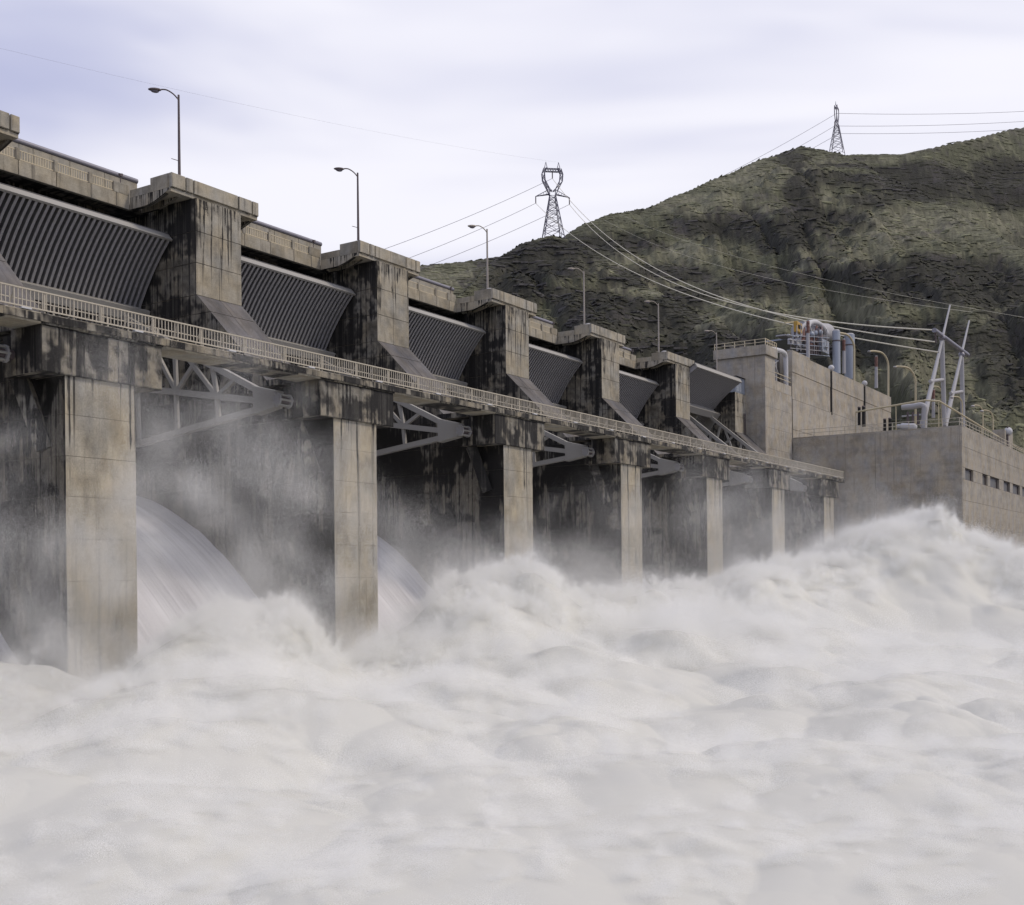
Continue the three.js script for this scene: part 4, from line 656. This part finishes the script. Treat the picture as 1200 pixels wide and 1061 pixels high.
{
  const nu = 640, nz = 620, pos = new Float32Array(nu * nz * 3), idx = [];
  for (let j = 0; j < nz; j++) { const z = 13 * Math.pow(150 / 13, j / (nz - 1)); for (let i = 0; i < nu; i++) { const x = lerp(-0.62, 0.62, i / (nu - 1)) * z, w = toWorld(x, heart(x, z), z); pos.set([w.x, w.y, w.z], (j * nu + i) * 3); } }
  for (let j = 0; j < nz - 1; j++) for (let i = 0; i < nu - 1; i++) { const a = j * nu + i, b = a + 1, c = a + nu, d = c + 1; idx.push(a, b, c, b, d, c); }
  const g = new THREE.BufferGeometry(); g.setAttribute('position', new THREE.BufferAttribute(pos, 3)); g.setIndex(idx); g.computeVertexNormals();
  const m = shade(new THREE.Mesh(g, foamMat)); m.name = 'churning_water'; m.userData = { label: 'huge white heaving foam of the river below the spillway', kind: 'structure' }; scene.add(m);
}
// fine drops: clouds of tiny white faces, each cloud one copy
const dropMat = new THREE.MeshPhysicalMaterial({ color: 0xfefefc, roughness: 1, transmission: 0.5, thickness: 0, ior: 1.05, specularIntensity: 0 });
function dropCloud(seed, count, size) {
  const r = rng(seed), pos = new Float32Array(count * 36), tet = [[1, 1, 1], [1, -1, -1], [-1, 1, -1], [-1, -1, 1]], f = [[0, 1, 2], [0, 3, 1], [0, 2, 3], [1, 3, 2]]; let o = 0;
  const gau = () => (r() + r() + r() + r() - 2) * 0.85;
  for (let k = 0; k < count; k++) { const c = [gau(), gau(), gau()], s = size * (0.5 + 1.1 * r() * r()), e = new THREE.Euler(r() * 6, r() * 6, r() * 6), v = tet.map(t => new THREE.Vector3(...t).multiplyScalar(s * 0.577).applyEuler(e)); for (const t of f) for (const i of t) { pos[o++] = c[0] + v[i].x; pos[o++] = c[1] + v[i].y; pos[o++] = c[2] + v[i].z; } }
  const g = new THREE.BufferGeometry(); g.setAttribute('position', new THREE.BufferAttribute(pos, 3)); g.computeVertexNormals(); return g;
}
function cloudMesh(name, label, geo, list) {
  const im = shade(new THREE.InstancedMesh(geo, dropMat, list.length)), m = new THREE.Matrix4(), q = new THREE.Quaternion(), e = new THREE.Euler(), r = rng(list.length + 3);
  list.forEach((l, k) => { if (l.dir) q.setFromUnitVectors(UPV, l.dir); else q.setFromEuler(e.set(r() * 6, r() * 6, r() * 6)); m.compose(l.p, q, l.s); im.setMatrixAt(k, m); });
  im.name = name; im.userData = { label, kind: 'stuff' }; scene.add(im); return im;
}
{
  const r = rng(991), mist = [], spray = [], jets = [], depth = p => p.x * Math.cos(YAW) - p.z * Math.sin(YAW);
  // drifting mist between and before the piers in wisps, thickest low down; near wisps are smaller and more
  for (let k = 0; k < 60000 && mist.length < 940; k++) {
    const X = lerp(14, 168, Math.pow(r(), 1.15)), D = lerp(36, 60, r()), Y = -6 + 16 * Math.pow(r(), 1.8), dens = fbm3(X * 0.11, Y * 0.16 - X * 0.03, D * 0.10, 3, 21);
    if (dens < 0.47 + Y * 0.011 + r() * 0.10) continue;
    const p = P(X, Y, D), z = depth(p), near = clamp(z / 75, 0.45, 1.5); if (r() > 0.42 / (near * near) + 0.1) continue;
    const s = (1.1 + 1.7 * r()) * near; mist.push({ p, s: new THREE.Vector3(s * 1.15, s * 0.75, s) });
  }
  for (let k = 0; k < 1200 && mist.length < 1170; k++) { const X = lerp(18, 62, r()), D = lerp(38, 47, r()), Y = -6 + 8.5 * r() * r(); if (fbm3(X * 0.13, Y * 0.2, D * 0.13, 3, 27) < 0.44 + r() * 0.08) continue; const s = 0.7 + 0.9 * r(); mist.push({ p: P(X, Y, D), s: new THREE.Vector3(s * 1.2, s * 0.8, s) }); }
  // spray hanging just over the crests, and jets thrown up from them
  bumps.slice(0, 26).forEach(b => { const c = clamp(b.z / 75, 0.6, 1.5); for (let k = 0; k < 54; k++) { const x = b.x + (r() + r() - 1) * b.w * 1.5, z = b.z + (r() + r() - 1) * b.d * 1.1, s = (0.45 + 0.85 * r() * r()) * c; spray.push({ p: toWorld(x, foamY(x, z) - 0.55 + r() * r() * 1.0, z), s: new THREE.Vector3(s * 1.15, s * 0.8, s * 1.15) }); } });
  bumps.slice(0, 26).forEach(b => { const c = clamp(b.z / 75, 0.6, 1.5); for (let k = 0; k < 90; k++) { const x = b.x + (r() + r() - 1) * b.w * 1.4, z = b.z + (r() - 0.5) * b.d * 0.7, s = (0.14 + 0.26 * r() * r()) * c; spray.push({ p: toWorld(x, foamY(x, z) - 0.1 + r() * r() * r() * 0.9, z), s: new THREE.Vector3(s, s, s) }); } });
  bumps.slice(0, 26).forEach(b => { const c = clamp(b.z / 75, 0.6, 1.4); for (let k = 0; k < 30; k++) { const x = b.x + (r() + r() - 1) * b.w * 1.3, z = b.z + (r() - 0.5) * b.d * 0.6, L = (0.2 + 0.8 * Math.pow(r(), 3)) * c, d = new THREE.Vector3((r() - 0.5) * 1.8, 1, (r() - 0.3) * 1.4).normalize(); jets.push({ p: toWorld(x, foamY(x, z) + L * 0.25, z), s: new THREE.Vector3((0.10 + 0.24 * r()) * c, L, (0.10 + 0.24 * r()) * c), dir: d }); } });
  bumps.slice(26).forEach(b => { const c = clamp(b.z / 75, 0.35, 1.2); for (let k = 0; k < 60; k++) { const x = b.x + (r() + r() - 1) * b.w * 1.5, z = b.z + (r() + r() - 1) * b.d * 1.4, s = (0.6 + 1.2 * r()) * c; spray.push({ p: toWorld(x, foamY(x, z) - 0.3 * c + r() * 0.4 * c, z), s: new THREE.Vector3(s * 1.2, s * 0.55, s * 1.2) }); } });
  cloudMesh('spray_mist', 'grey mist of fine drops drifting between the piers', dropCloud(1, 80000, 0.00185), mist);
  cloudMesh('crest_spray', 'fine white spray hanging over the foam crests', dropCloud(2, 18000, 0.0078), spray);
  cloudMesh('spray_jets', 'small jets of drops thrown up from the foam crests', dropCloud(3, 3000, 0.022), jets);
}
renderer.render(scene, camera);
